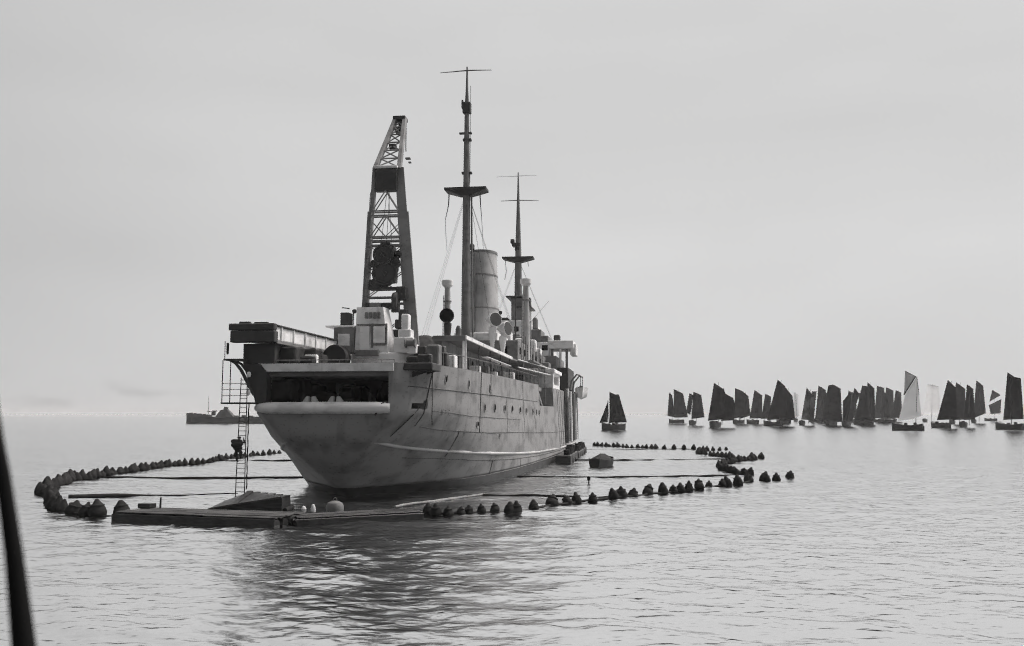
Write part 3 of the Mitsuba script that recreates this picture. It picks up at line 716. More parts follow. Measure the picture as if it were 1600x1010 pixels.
for v in (-1.8, -.6, .9, 2.3):
    part('window', box(97.93, 98.02, v - .4, v + .4, 20.6, 21.5, .02), 'black_paint', False, BR)
part('wing', box(97, 106, 6.6, 10.9, 17.5, 18.9, .06), 'upper_paint', False, BR)
part('wing', box(97, 106, -10.9, -6.6, 17.5, 18.9, .06), 'upper_paint', False, BR)
part('wing_locker', box(98.5, 100, 7.4, 8.5, 18.9, 20.0, .15), 'dark_paint', False, BR)
part('wing_end', box(98, 103, 10.3, 11.3, 16.4, 18.4, .08), 'upper_paint', False, BR)
for v in (7.2, 8.6, 9.7):
    part('wing_post', tube([(98, v, 9.7), (98, v, 17.5)], .22, 8), 'mid_paint' if v != 8.6 else 'pale_paint', 30, BR)
part('lower_bridge', box(97, 112, 8.1, 10.0, 9.6, 14.2, .06), 'dark_paint', False, BR)
for k, (v0, v1, w) in enumerate(((6.2, 7.5, 14.6), (4.3, 6.1, 16.9), (2, 4, 17.6))):
    part('deck_locker', box(88, 92, v0, v1, 12.5, w, .1), ('mid_paint', 'upper_paint', 'dark_paint')[k])
part('aerial_wire', tube([(90, 3, 20), (99, 6.5, 26)], .035, 4), 'rope')

# ---- starboard side forward: hanging timbers and ladder
for k, (u, m, r) in enumerate(((74, 'dark_paint', .10), (77.5, 'mid_paint', .22), (80, 'upper_paint', .25), (82.5, 'dark_paint', .22), (86, 'pale_paint', .25), (89, 'dark_paint', .2), (93, 'mid_paint', .25), (97, 'upper_paint', .3), (101, 'mid_paint', .3))):
    part('side_timber', tube([(u, half_breadth(u, 1.6) + .2, 1.9), (u, half_breadth(u, 9) + .45, 9.6 + .25 * (k % 3))], r, 8), m, 30)
part('accommodation_ladder', cat_mesh([beam((76, 11.6, 2.2), (76, 11.6, 8.8), .10, .10), beam((78, 11.6, 2.2), (78, 11.6, 8.8), .10, .10)] + [beam((76, 11.6, w), (78, 11.6, w), .08, .14) for w in np.arange(2.4, 8.8, .42)]), 'mid_paint')
for u in (95, 102):
    part('davit', tube([(u, 10.3, 9.7), (u, 10.7, 11.8), (u, 11.6, 12.9), (u, 12.2, 12.7)], .14, 8), 'mid_paint', True)

# ------------------------------------------------------------------ things on and round the ship


def figure_bones(bones, sphere=12, refine=0.035):
    """One continuous surface: every bone is the hull of the spheres at its two joints."""
    tot = None
    for (p, r), (q, s) in bones:
        b = m3.Manifold.batch_hull([m3.Manifold.sphere(r, sphere).translate(list(map(float, p))), m3.Manifold.sphere(s, sphere).translate(list(map(float, q)))])
        tot = b if tot is None else tot + b
    m = back(tot.refine_to_length(refine))
    m = trimesh.Trimesh(m.vertices, m.faces, process=True)
    return trimesh.smoothing.filter_taubin(m, iterations=6)


def climbing_person(at_uvw):
    """A person climbing a ladder, facing it (local x towards the ladder, y to the right, z up)."""
    P = thing('person', 'person in dark clothing climbing the tall ladder at the port quarter', 'person')
    o = np.array(at_uvw)
    pel, chest, neck, head = (-.30, 0, .90), (-.26, 0, 1.28), (-.20, 0, 1.47), (-.15, .01, 1.63)
    sho = {s: (-.25, s * .19, 1.40) for s in (-1, 1)}
    elb = {s: (-.26, s * .44, 1.30 + .05 * s) for s in (-1, 1)}
    han = {-1: (-.02, -.30, 1.42), 1: (-.02, .28, 1.62)}
    hip = {s: (-.29, s * .10, .88) for s in (-1, 1)}
    kne = {-1: (-.16, -.15, .47), 1: (-.05, .17, .66)}
    ank = {-1: (-.14, -.11, .10), 1: (-.14, .13, .36)}
    toe = {s: (ank[s][0] + .17, ank[s][1], ank[s][2] - .04) for s in (-1, 1)}
    body = [((pel, .13), (chest, .15)), ((chest, .14), (neck, .06)), ((neck, .055), (head, .06)), ((head, .10), ((head[0] + .02, head[1], head[2] + .05), .098)), (((head[0] + .09, head[1], head[2] + .02), .02), ((head[0] + .115, head[1], head[2] - .01), .016))]
    for s in (-1, 1):
        body += [((chest, .10), (sho[s], .07)), ((sho[s], .065), (elb[s], .046)), ((elb[s], .044), (han[s], .03)), ((pel, .12), (hip[s], .10)), ((hip[s], .095), (kne[s], .062)), ((kne[s], .06), (ank[s], .04)), ((ank[s], .04), (toe[s], .035)),
                 (((head[0], head[1] + s * .095, head[2] - .01), .015), ((head[0], head[1] + s * .10, head[2] + .03), .015))]
        h = np.array(han[s])
        body.append(((h, .035), (h + (.05, -.01 * s, .05), .03)))
        for k, ln in enumerate((.05, .058, .055, .043)):   # fingers closed round the rail
            a = h + (.06, -.03 * s, .02 + .022 * k)
            b = a + (.03, -.02 * s, .004)
            c = b + (-.012, -ln * .55 * s, 0)
            body += [((a, .0095), (b, .009)), ((b, .009), (c, .008))]
        a = h + (.03, -.03 * s, .0)
        body.append(((a, .011), (a + (.02, -.04 * s, .02), .009)))
    put(f'{P}__body', aboard(figure_bones(body).apply_translation(o)), 'skin', True)
    coat = [((pel, .155), (chest, .175)), ((chest, .165), ((neck[0], 0, neck[2] - .03), .085))]
    trousers = [((pel, .145), ((pel[0], 0, pel[2] - .06), .14))]
    for s in (-1, 1):
        e = np.array(elb[s])
        wrist = e + (np.array(han[s]) - e) * .82
        coat += [((chest, .13), (sho[s], .09)), ((sho[s], .085), (elb[s], .065)), ((elb[s], .063), (wrist, .05)), ((pel, .14), (np.array(hip[s]) + (0, 0, -.10), .13))]
        trousers += [((pel, .13), (hip[s], .115)), ((hip[s], .112), (kne[s], .08)), ((kne[s], .078), (np.array(ank[s]) + (0, 0, .05), .062))]
    coat += [(((-.40, -.26, 1.20), .20), ((-.38, .20, 1.26), .18)), (((-.38, -.34, 1.45), .15), ((-.34, .16, 1.46), .13)), (((-.36, -.16, 1.0), .16), ((-.36, .2, 1.0), .15))]   # something bulky across the back
    put(f'{P}__coat', aboard(figure_bones(coat).apply_translation(o)), 'cloth_dark', True)
    put(f'{P}__trousers', aboard(figure_bones(trousers).apply_translation(o)), 'cloth_dark', True)
    put(f'{P}__cap', aboard(moved(lathe([(0, .0), (.12, 0), (.135, .03), (.12, .09), (.05, .12), (0, .125)], 16), *(o + np.array(head) + (-.005, 0, .03)))), 'cloth_dark', 30)
    shoes = figure_bones([((ank[s], .055), (toe[s], .045)) for s in (-1, 1)])
    put(f'{P}__boots', aboard(shoes.apply_translation(o)), 'black_paint', True)


# the long ladder from the port platforms down to the floats, and the rope beside it
LD = thing('ladder', 'long narrow ladder hanging from the port quarter platforms down to the floats', 'ladder')
top, bot, left, right = 8.7, 0.35, (-5.83, -6.02), (-5.38, -5.36)
for a in (left, right):
    put(f'{LD}__rail', aboard(tube([(-.85, a[0], top), (-.85, a[1], bot)], 0.035, 6)), 'dark_paint')
for k in range(26):
    t = (k + .5) / 26
    w = top + (bot - top) * t
    put(f'{LD}__rung', aboard(tube([(-.85, left[0] + (left[1] - left[0]) * t, w), (-.85, right[0] + (right[1] - right[0]) * t, w)], 0.022, 5)), 'dark_paint')
RP = thing('hanging_rope', 'knotted rope hanging beside the ladder below the port platform', 'rope')
put(RP, aboard(tube([(-.8, -5.24 + .02 * math.sin(k * 2.1), 7.0 - k * .3) for k in range(21)], [.035 + .015 * (k % 2) for k in range(21)], 6)), 'rope', True)
climbing_person((-.88, -5.78, 2.85))
LB = thing('lifebuoy', 'dark lifebuoy hung edge-on outboard of the port quarter, above the upper platform', 'lifebuoy')
tor = trimesh.creation.torus(0.33, 0.085, 24, 12)
tor.apply_transform(trimesh.transformations.rotation_matrix(math.pi / 2, [0, 1, 0]))
tor.apply_transform(trimesh.transformations.rotation_matrix(1.15, [0, 0, 1]))
put(LB, aboard(tor.apply_translation([-.5, -7.05, 10.78])), 'canvas_dark', True)
CL = thing('covered_launch', 'dark tarpaulin-covered launch on deck to the right of the crane foot', 'boat')
lump = trimesh.creation.icosphere(4)
lump.vertices = np.sign(lump.vertices) * np.abs(lump.vertices) ** 0.75 * [4.0, 1.45, 1.95] + [22.5, 2.15, 11.5]
put(f'{CL}__tarpaulin', aboard(jitter(lump, .25, .9)), 'canvas_dark', True)
put(f'{CL}__cradle', aboard(cat_mesh([box(20.5 + 3 * k, 20.9 + 3 * k, 1.0, 3.4, 9.72, 10.3) for k in range(2)])), 'mid_paint')
RL = thing('rope_reel', 'dark round rope reel on deck between the catapult and the crane', 'reel')
put(RL, aboard(jitter(moved(lathe([(0, -.7), (.95, -.7), (1.0, -.55), (.85, -.45), (.85, .45), (1.0, .55), (.95, .7), (0, .7)], 24).apply_transform(trimesh.transformations.rotation_matrix(math.pi / 2, [0, 1, 0])), 9.8, -2.45, 10.75), .05, 2)), 'canvas_dark', 30)


def boat_hull(L, B, fb, sheer=.35, stern=.55, draft=.5, n=17):
    """An open boat's hull with deck, bow towards +x."""
    secs = []
    for i in range(n):
        t = i / (n - 1)
        b = B / 2 * (min(1, stern + (1 - stern) * min(1, t * 2.6)) if t < .5 else math.sqrt(max(0, 1 - ((t - .5) / .5) ** 2.6))) + .04
        z = fb * (1 + sheer * (2 * t - .9) ** 2)
        x = (t - .5) * L
        secs.append([(x, 0, -draft * (1 - t ** 4)), (x, b * .7, -draft * .5), (x, b * .93, z * .35), (x, b, z), (x, b - .07, z + .02), (x, max(b - .12, .01), z - .22), (x, 0, z - .17)])
    rows = [s + [(x, -y, z) for x, y, z in s[-2:0:-1]] for s in secs]
    m = len(rows[0])
    v, f = np.array(rows).reshape(-1, 3), []
    for i in range(n - 1):
        for j in range(m):
            k = (j + 1) % m
            f += [[i * m + j, i * m + k, (i + 1) * m + k], [i * m + j, (i + 1) * m + k, (i + 1) * m + j]]
    for j in range(1, m - 1):
        f += [[0, j + 1, j], [(n - 1) * m, (n - 1) * m + j, (n - 1) * m + j + 1]]
    h = trimesh.Trimesh(v, f, process=False)
    if h.volume < 0:
        h.invert()
    return h


LF = thing('lifeboat', 'grey lifeboat hung on davits off the starboard side near the bow', 'lifeboat')
put(f'{LF}__hull', aboard(moved(boat_hull(8, 2.2, 1.0, .3, .4, .9), 98.5, 12.2, 9.6)), 'upper_paint', 35)
put(f'{LF}__cover', aboard(hull_of([(95, 12.2, 10.6), (102, 12.2, 10.9), (96, 11.3, 10.5), (101, 11.3, 10.5), (96, 13.1, 10.5), (101, 13.1, 10.5), (97, 12.2, 11.1), (100, 12.2, 11.1)])), 'canvas_dark')
put(f'{LF}__fall', aboard(cat_mesh([tube([(u, 12.2, 10.8), (u, 12.2, 12.7)], .06, 5) for u in (95, 102)])), 'rope')
for k, (u0_, u1_, h, lab) in enumerate(((55, 69, 1.7, 'dark fender pontoon against the starboard side, the nearer of two'), (72, 93, 1.35, 'dark fender pontoon against the starboard side, the farther of two'))):
    FP = thing('fender_pontoon', lab, 'pontoon')
    put(f'{FP}__deck', aboard(box(u0_, u1_, 11.35, 13.3, -.3, h * .62, .12)), 'dark_paint')
    for q in range(int((u1_ - u0_) / 2.4)):
        put(f'{FP}__fender', aboard(jitter(tube([(u0_ + 1 + 2.4 * q, 12.9 + .2 * (q % 2), -.3), (u0_ + 1 + 2.4 * q, 12.7, h + .25 * (q % 3))], [.45, .38], 10), .06, 2)), 'float_skin', 35)

# ------------------------------------------------------------------ rafts, floats and lines on the water


def raft(label, a, b, width, planks, seed, up):
    """A timber pontoon from a to b along its near edge, its deck of separate planks."""
    R = thing('pontoon', label, 'pontoon')
    a, b = np.array(a), np.array(b)
    L, ang = float(np.linalg.norm(b - a)), math.atan2(*(b - a)[::-1])
    r = random.Random(seed)

    def lay(name, m, material, smooth=False):
        put(f'{R}__{name}', moved(m, a[0], a[1], 0, ang), material, smooth)

    for k in range(4):
        y = .16 + (width - .34) * k / 3
        lay('beam', jitter(tube([(x, y + .03 * math.sin(x), up - .42) for x in np.linspace(-.2, L + .1, 24)], .30 + .02 * r.random(), 10), .035, 1.2, k), 'wet_wood', 35)
    for k in range(int(L / 1.9)):
        lay('crosspiece', box(.5 + 1.9 * k, .72 + 1.9 * k, .02, width - .04, up - .16, up - .075, .02), 'wet_wood')
    lay('fender_board', box(-.2, L + .1, -.16, -.10, -.1, up - .09, .02), 'wet_wood')
    wd = width / planks
    for k in range(planks):
        x0, x1 = r.uniform(-.25, .1), L + r.uniform(-.1, .2)
        cut = r.uniform(.3, .7) * L
        for p, q in ((x0, cut - .015), (cut + .015, x1)):
            dz = r.uniform(-.015, .02)
            lay('plank', box(p, q, wd * k + .015, wd * (k + 1) - .015, up - .07 + dz, up + dz, .012), 'raft_wood' if seed == 1 or k > 3 else 'wet_wood')
    return R, a, ang, L


raft('long dark timber pontoon floating nearest the camera, left of the stern', (-23.0, 54.75), (-13.05, 51.75), 3.0, 9, 1, .50)
raft('low timber pontoon close under the stern, right of the longer one', (-11.9, 52.75), (-5.4, 56.1), 2.0, 6, 2, .40)
bx = thing('wooden_box', 'small dark box lying on the left pontoon deck', 'box')
put(bx, moved(box(-.45, .45, -.3, .3, 0, .27, .03), -22.1, 57.0, .525, -.29), 'wet_wood')
st = thing('stake', 'small thin stake standing at the far edge of the left pontoon', 'stake')
put(st, tube([(-21.3, 57.0, .3), (-21.27, 57.0, 1.15)], [.07, .05], 7), 'wet_wood', 30)
WF = thing('landing_float', 'dark wedge-shaped landing float with sloping top at the foot of the ladder', 'float')
put(f'{WF}__body', hull_of([(-19.5, 59.9, -.3), (-14.5, 59.3, -.3), (-14.5, 61.9, -.3), (-18.9, 62, -.3), (-19.5, 59.9, .1), (-17.9, 59.55, .38), (-14.5, 59.3, .92), (-14.6, 61.9, .82), (-17.2, 61.9, 1.1), (-18.9, 61.9, .5)]), 'wet_wood')
ed = [np.array(p) for p in ((-19.3, 59.85, .16), (-17.9, 59.53, .42), (-14.5, 59.28, .95))]
for p, q in zip(ed[:-1], ed[1:]):
    put(f'{WF}__wale', beam(p, q, .14, .10), 'raft_wood')
for k in range(6):
    t = k / 5
    p = np.array((-17.7, 59.62, .45)) * (1 - t) + np.array((-14.7, 59.45, .94)) * t
    q = np.array((-17.2, 61.8, 1.13)) * (1 - t) + np.array((-14.75, 61.8, .86)) * t
    put(f'{WF}__plank', beam(p, q, .42, .05), 'wet_wood')
put(f'{WF}__fender', tube([(-14.38, 59.6, .1), (-14.38, 61.6, .1)], .16, 10), 'float_skin', 30)
for a, b, r_, lab in (((-7.7, 62.1), (-2.1, 71.9), .11, 'pale slender spar floating close along the starboard waterline'), ((-10.4, 56.0), (-5.9, 57.9), .10, 'pale grey spar floating just off the stern, behind the low pontoon')):
    SPR = thing('floating_spar', lab, 'spar')
    put(SPR, jitter(tube([(a[0] + (b[0] - a[0]) * t, a[1] + (b[1] - a[1]) * t + .30 * math.sin(5 * t) + .16 * math.sin(13 * t), .08 + .03 * math.sin(9 * t)) for t in np.linspace(0, 1, 30)], [r_ * (.7 + .3 * math.sin(3.14 * t)) for t in np.linspace(0, 1, 30)], 10), .05, 1.5), 'pale_wood', True)
MB = thing('mooring_buoy', 'grey rounded mooring buoy lying under the stern', 'buoy')
put(f'{MB}__body', jitter(moved(lathe([(0, -.4), (.42, -.36), (.56, -.1), (.58, .18), (.46, .44), (.2, .56), (0, .58)], 24), -11.4, 60.6, .05), .03, 2), 'mid_paint', 30)
put(f'{MB}__eye', moved(trimesh.creation.torus(.1, .03, 14, 8).apply_transform(trimesh.transformations.rotation_matrix(math.pi / 2, [1, 0, 0])), -11.4, 60.6, .70), 'rust_line', True)
for x, y, h, lab in ((-12.75, 60.4, .42, 'small pale float left of the grey mooring buoy'), (-13.4, 60.6, .30, 'slim pale float farthest left under the stern')):
    k = thing('small_float', lab, 'float')
    put(k, moved(lathe([(0, -.15), (.13, -.1), (.17, .1), (.1, h - .05), (0, h)], 14), x, y, 0), 'upper_paint', 30)
MP = thing('marker_post', 'tiny dark marker post standing in the water inside the right float line', 'post')
put(MP, cat_mesh([tube([(6.73, 82.3, -.3), (6.73, 82.3, .5)], .06, 8), moved(lathe([(0, .35), (.14, .4), (.16, .7), (0, .78)], 10), 6.73, 82.3, 0)]), 'float_skin', 30)
DG = thing('dinghy', 'small dark covered dinghy afloat off the starboard side, inside the ring of floats', 'dinghy')
put(f'{DG}__hull', moved(boat_hull(4.6, 1.9, .85, .25, .7, .4), 10.75, 111.6, 0, 1.05), 'boat_black', 35)
put(f'{DG}__cover', jitter(moved(hull_of([(-2.0, 0, 1.0), (2.0, 0, 1.15), (-1.9, -.75, .86), (-1.9, .75, .86), (1.0, -.8, .86), (1.0, .8, .86), (-.5, 0, 1.55), (.6, 0, 1.5), (1.9, -.2, .95), (1.9, .2, .95)]).subdivide().subdivide(), 10.75, 111.6, 0, 1.05), .05, 1.5), 'canvas_dark', 35)

# net floats: (x, y) of each, row by row
ROWS = {
    'far_left': [(-36.7, 148.0), (-37.1, 146.3), (-37.5, 144.7), (-38.0, 143.1), (-38.3, 141.5), (-38.5, 139.8), (-38.6, 138.1), (-38.9, 136.5), (-39.0, 134.8), (-39.2, 133.2), (-39.4, 131.5), (-39.6, 129.8), (-39.6, 128.2), (-39.5, 126.5), (-39.4, 124.8), (-39.3, 123.1), (-39.2, 121.5), (-39.1, 119.8), (-39.0, 118.1)],
    'left_arm': [(-39.3, 117.3), (-39.9, 116.5), (-40.4, 115.7), (-40.5, 114.7), (-40.7, 113.7), (-40.8, 112.7), (-40.9, 111.7), (-40.9, 110.7), (-40.9, 109.7), (-40.9, 108.7), (-40.9, 107.7), (-40.9, 106.7), (-40.9, 105.6), (-40.9, 104.6), (-41.0, 103.6), (-41.0, 102.6), (-41.0, 101.6), (-41.0, 100.6), (-41.0, 99.6), (-41.0, 98.6), (-40.9, 97.5), (-40.9, 96.5), (-40.9, 95.5), (-40.8, 94.5), (-40.7, 93.5), (-40.6, 92.5), (-40.5, 91.5), (-40.4, 90.5), (-40.4, 89.5), (-40.5, 88.5), (-40.5, 87.5)],
    'left_end': [(-41.4, 88.7), (-41.2, 88.0), (-41.0, 87.2), (-40.8, 86.4), (-40.6, 85.6), (-40.4, 84.8), (-40.2, 84.0), (-39.9, 83.3), (-39.7, 82.5), (-39.5, 81.7), (-39.2, 81.0), (-39.0, 80.2), (-38.7, 79.4), (-38.5, 78.6), (-38.2, 77.9), (-38.0, 77.1), (-37.7, 76.3), (-37.5, 75.6), (-37.2, 74.8), (-36.9, 74.0), (-36.7, 73.3), (-36.3, 72.6), (-35.8, 71.9), (-35.3, 71.3), (-34.9, 70.6), (-34.4, 69.9), (-34.0, 69.2), (-33.6, 68.6), (-33.1, 67.9), (-32.7, 67.2), (-32.4, 66.5), (-32.0, 65.7), (-31.7, 65.0), (-31.3, 64.3), (-31.0, 63.5), (-30.6, 62.8), (-30.2, 62.1), (-29.7, 61.5), (-29.3, 60.8), (-28.8, 60.1)],
    'near_left': [(-27.6, 59.0), (-26.1, 57.5), (-25.1, 57.1), (-23.5, 56.8)],
    'near_right': [(-5.2, 58.6), (-4.6, 58.2), (-4.0, 58.2), (-3.3, 58.6), (-2.6, 59.0), (-1.8, 59.2), (-1.0, 59.4), (-0.3, 59.3), (0.3, 59.4), (1.4, 60.9), (2.7, 63.9), (3.8, 65.3), (4.6, 66.2), (5.8, 67.2), (7.4, 69.2), (8.3, 70.3), (9.2, 70.8), (10.4, 72.5), (11.9, 73.7), (12.8, 74.9), (13.6, 75.5), (14.5, 76.5), (15.4, 77.8), (16.7, 79.5), (17.9, 80.5), (18.6, 81.2), (19.7, 82.3), (21.8, 86.2)],
    'right_end': [(23.4, 87.9), (23.7, 87.0), (24.9, 88.7), (27.1, 91.4), (24.2, 95.2), (24.0, 97.3)],
    'zig_near': [(23.4, 97.3), (23.3, 98.5), (23.2, 99.8), (23.3, 101.1), (23.3, 102.3), (23.4, 103.6), (23.5, 104.9), (23.7, 106.2), (24.0, 107.4), (24.2, 108.7), (24.5, 109.9), (24.8, 111.1), (25.2, 112.3), (25.6, 113.5), (26.0, 114.8), (26.4, 116.0), (26.9, 117.2), (27.4, 118.3), (27.9, 119.5), (28.5, 120.6), (29.0, 121.8), (29.7, 122.8), (30.4, 123.9), (31.1, 125.0), (31.8, 126.0), (32.5, 127.1), (33.3, 128.1), (35.0, 131.8)],
    'zig_far': [(30.7, 129.9), (30.6, 131.6), (30.6, 133.2), (30.5, 134.8), (30.4, 136.4), (30.3, 138.0), (30.1, 139.6), (29.8, 141.2), (29.5, 142.8), (29.3, 144.3), (29.1, 145.9), (29.5, 147.5), (29.8, 149.1), (30.1, 150.7), (30.5, 152.2), (30.8, 153.8), (31.3, 155.3), (32.0, 156.8), (32.6, 158.3), (33.2, 159.7), (34.6, 160.7), (35.9, 161.6), (37.1, 162.6)],
    'far_right': [(32.1, 165.6), (30.4, 166.2), (28.8, 167.1), (27.3, 168.0), (26.1, 169.3), (25.4, 170.2), (24.5, 171.5), (23.9, 172.2), (23.2, 172.8), (22.2, 173.5), (21.4, 174.8), (20.8, 175.8), (20.1, 176.9), (19.4, 177.9), (18.7, 179.0), (18.1, 180.0), (17.3, 181.1), (16.7, 182.2), (16.1, 183.3)],
}

ROW_LOOK = {   # label, group, size, which rows stand near enough to show their top collar
    'far_left': ('{} dark net float from the ship in the far left row behind the ladder', 'net floats, far left row', 0.85),
    'left_arm': ('dark net float in the closed row along the left side of the ring', 'net floats, left side', .92),
    'left_end': ('dark net float in the dense black bunch at the left end of the ring', 'net floats, left end', 1.0),
    'near_left': (None, 'single net floats, near left', 1.05),
    'near_right': ('{} dark pointed net float from the stern in the near row at starboard', 'net floats, near right row', 0.88),
    'right_end': ('dark net float in the ragged group at the right tip of the ring', 'net floats, right tip', 0.92),
    'zig_near': ('dark net float in the nearer hooked row at the right of the ring', 'net floats, nearer hooked row', 0.95),
    'zig_far': ('dark net float in the farther hooked row at the right of the ring', 'net floats, farther hooked row', 0.9),
    'far_right': ('{} dark net float from the right in the straight far row beyond the dinghy', 'net floats, far right row', 0.95),
}
NEAR_LEFT = ['single pointed net float, first to the right of the black bunch at the left end', 'single pointed net float, second to the right of the black bunch at the left end',
             'single pointed net float, last before the gap left of the long pontoon', 'pointed net float touching the left tip of the long pontoon']
ORDINAL = 'first second third fourth fifth sixth seventh eighth ninth tenth eleventh twelfth thirteenth fourteenth fifteenth sixteenth seventeenth eighteenth nineteenth twentieth twenty-first twenty-second twenty-third twenty-fourth twenty-fifth twenty-sixth twenty-seventh twenty-eighth twenty-ninth thirtieth'.split()
forms = []
for k in range(6):
    q = lathe([(0, -.28), (.22, -.26), (.37, -.12), (.44, .06), (.45, .22), (.39, .42), (.28, .60), (.17, .74), (.09, .86), (0, .90)], 18)
    forms.append(mikit.ply(jitter(q, .10, 2.2, k), 'float_skin', smooth=50))
collar = mikit.ply(lathe([(.30, .52), (.36, .54), (.36, .60), (.29, .62), (.30, .52)], 18), 'rope', smooth=40)
for row, pts in ROWS.items():
    lab, group, size = ROW_LOOK[row]
    for i, (x, y) in enumerate(pts):
        own = NEAR_LEFT[i] if not lab else lab.format(ORDINAL[i]) if '{' in lab else lab
        k = thing('net_float', own, 'float', group)
        s = size * rng.uniform(.82, 1.18) * (.8 if row == 'near_right' and i < 7 else 1)
        tw = T().translate([x + rng.uniform(-.12, .12), y + rng.uniform(-.15, .15), rng.uniform(-.12, .04)]).rotate([0, 0, 1], rng.uniform(0, 360)).rotate([1, 0, 0], rng.gauss(0, 12)).scale([s * rng.uniform(.95, 1.08), s, s * rng.uniform(.9, 1.12)])
        if row in ('near_left', 'near_right', 'right_end'):
            scene[f'{k}__body'] = {**forms[rng.randrange(6)], 'to_world': tw}
            scene[f'{k}__collar'] = {**collar, 'to_world': tw}
        else:
            scene[k] = {**forms[rng.randrange(6)], 'to_world': tw}


def line_on_water(label, pts, r, seed=0):
    k = thing('floating_line', label, 'line')
    p = np.array(pts, float)
    d = np.r_[0, np.cumsum(np.linalg.norm(np.diff(p, axis=0), axis=1))]
    t = np.linspace(0, d[-1], max(8, int(d[-1] / .7)))
    q = np.column_stack([np.interp(t, d, p[:, 0]), np.interp(t, d, p[:, 1]), np.zeros(len(t))])
    w = meshkit.fbm(np.column_stack([t * .25, t * 0 + seed, t * 0]), 3, seed) - .5
    q[:, 1] += w * .9
    q[:, 2] = .02 + .12 * (meshkit.noise(np.column_stack([t * .6, t * 0 + seed, t * 0]), 9) - .4) * min(1, float(np.max(r)) * 12)
    put(k, tube(q, np.interp(np.linspace(0, 1, len(t)), np.linspace(0, 1, len(np.atleast_1d(r))), np.atleast_1d(r)) if np.ndim(r) else r, 6), 'rope', True)


line_on_water('faint dark cable just below the far left float row, behind the ladder', [(-38.5, 123.75), (-29.1, 125.4), (-20, 126)], .10, 1)
line_on_water('long dark floating cable between the left float row and the port side', [(-39.5, 91), (-29.6, 90.5), (-20.0, 91.4)], .12, 2)
line_on_water('thick dark floating hose starting at the black bunch of floats on the left', [(-32.8, 69.8), (-29.8, 70.6), (-27.6, 71.4), (-24.4, 71.7), (-21.3, 73.1)], (.22, .20, .09, .05, .04), 3)
line_on_water('dark floating cable right of the ship passing behind the dinghy', [(8.5, 125.6), (17.3, 126.3), (30, 129)], .12, 4)
line_on_water('long dark floating cable right of the ship above the near float row', [(.5, 92.3), (9.4, 91.9), (23, 94.3)], .12, 5)
line_on_water('dark floating cable lying behind the near float row at the starboard quarter', [(-2.2, 71.2), (2.4, 71.4), (6.5, 69.2), (9.7, 71.3)], .10, 6)
line_on_water('thin faint floating cable just below the far right float row', [(11.8, 164), (28.3, 164)], .06, 7)
for name, lab in (('near_right', 'rope that joins the near right row of net floats'), ('far_right', 'rope that joins the far right row of net floats'), ('far_left', 'rope that joins the far left row of net floats'),
                  ('left_arm', 'rope that joins the row of floats along the left side of the ring'), ('near_left', 'rope that joins the single net floats at near left')):
    line_on_water(lab, ROWS[name], .09, 8)

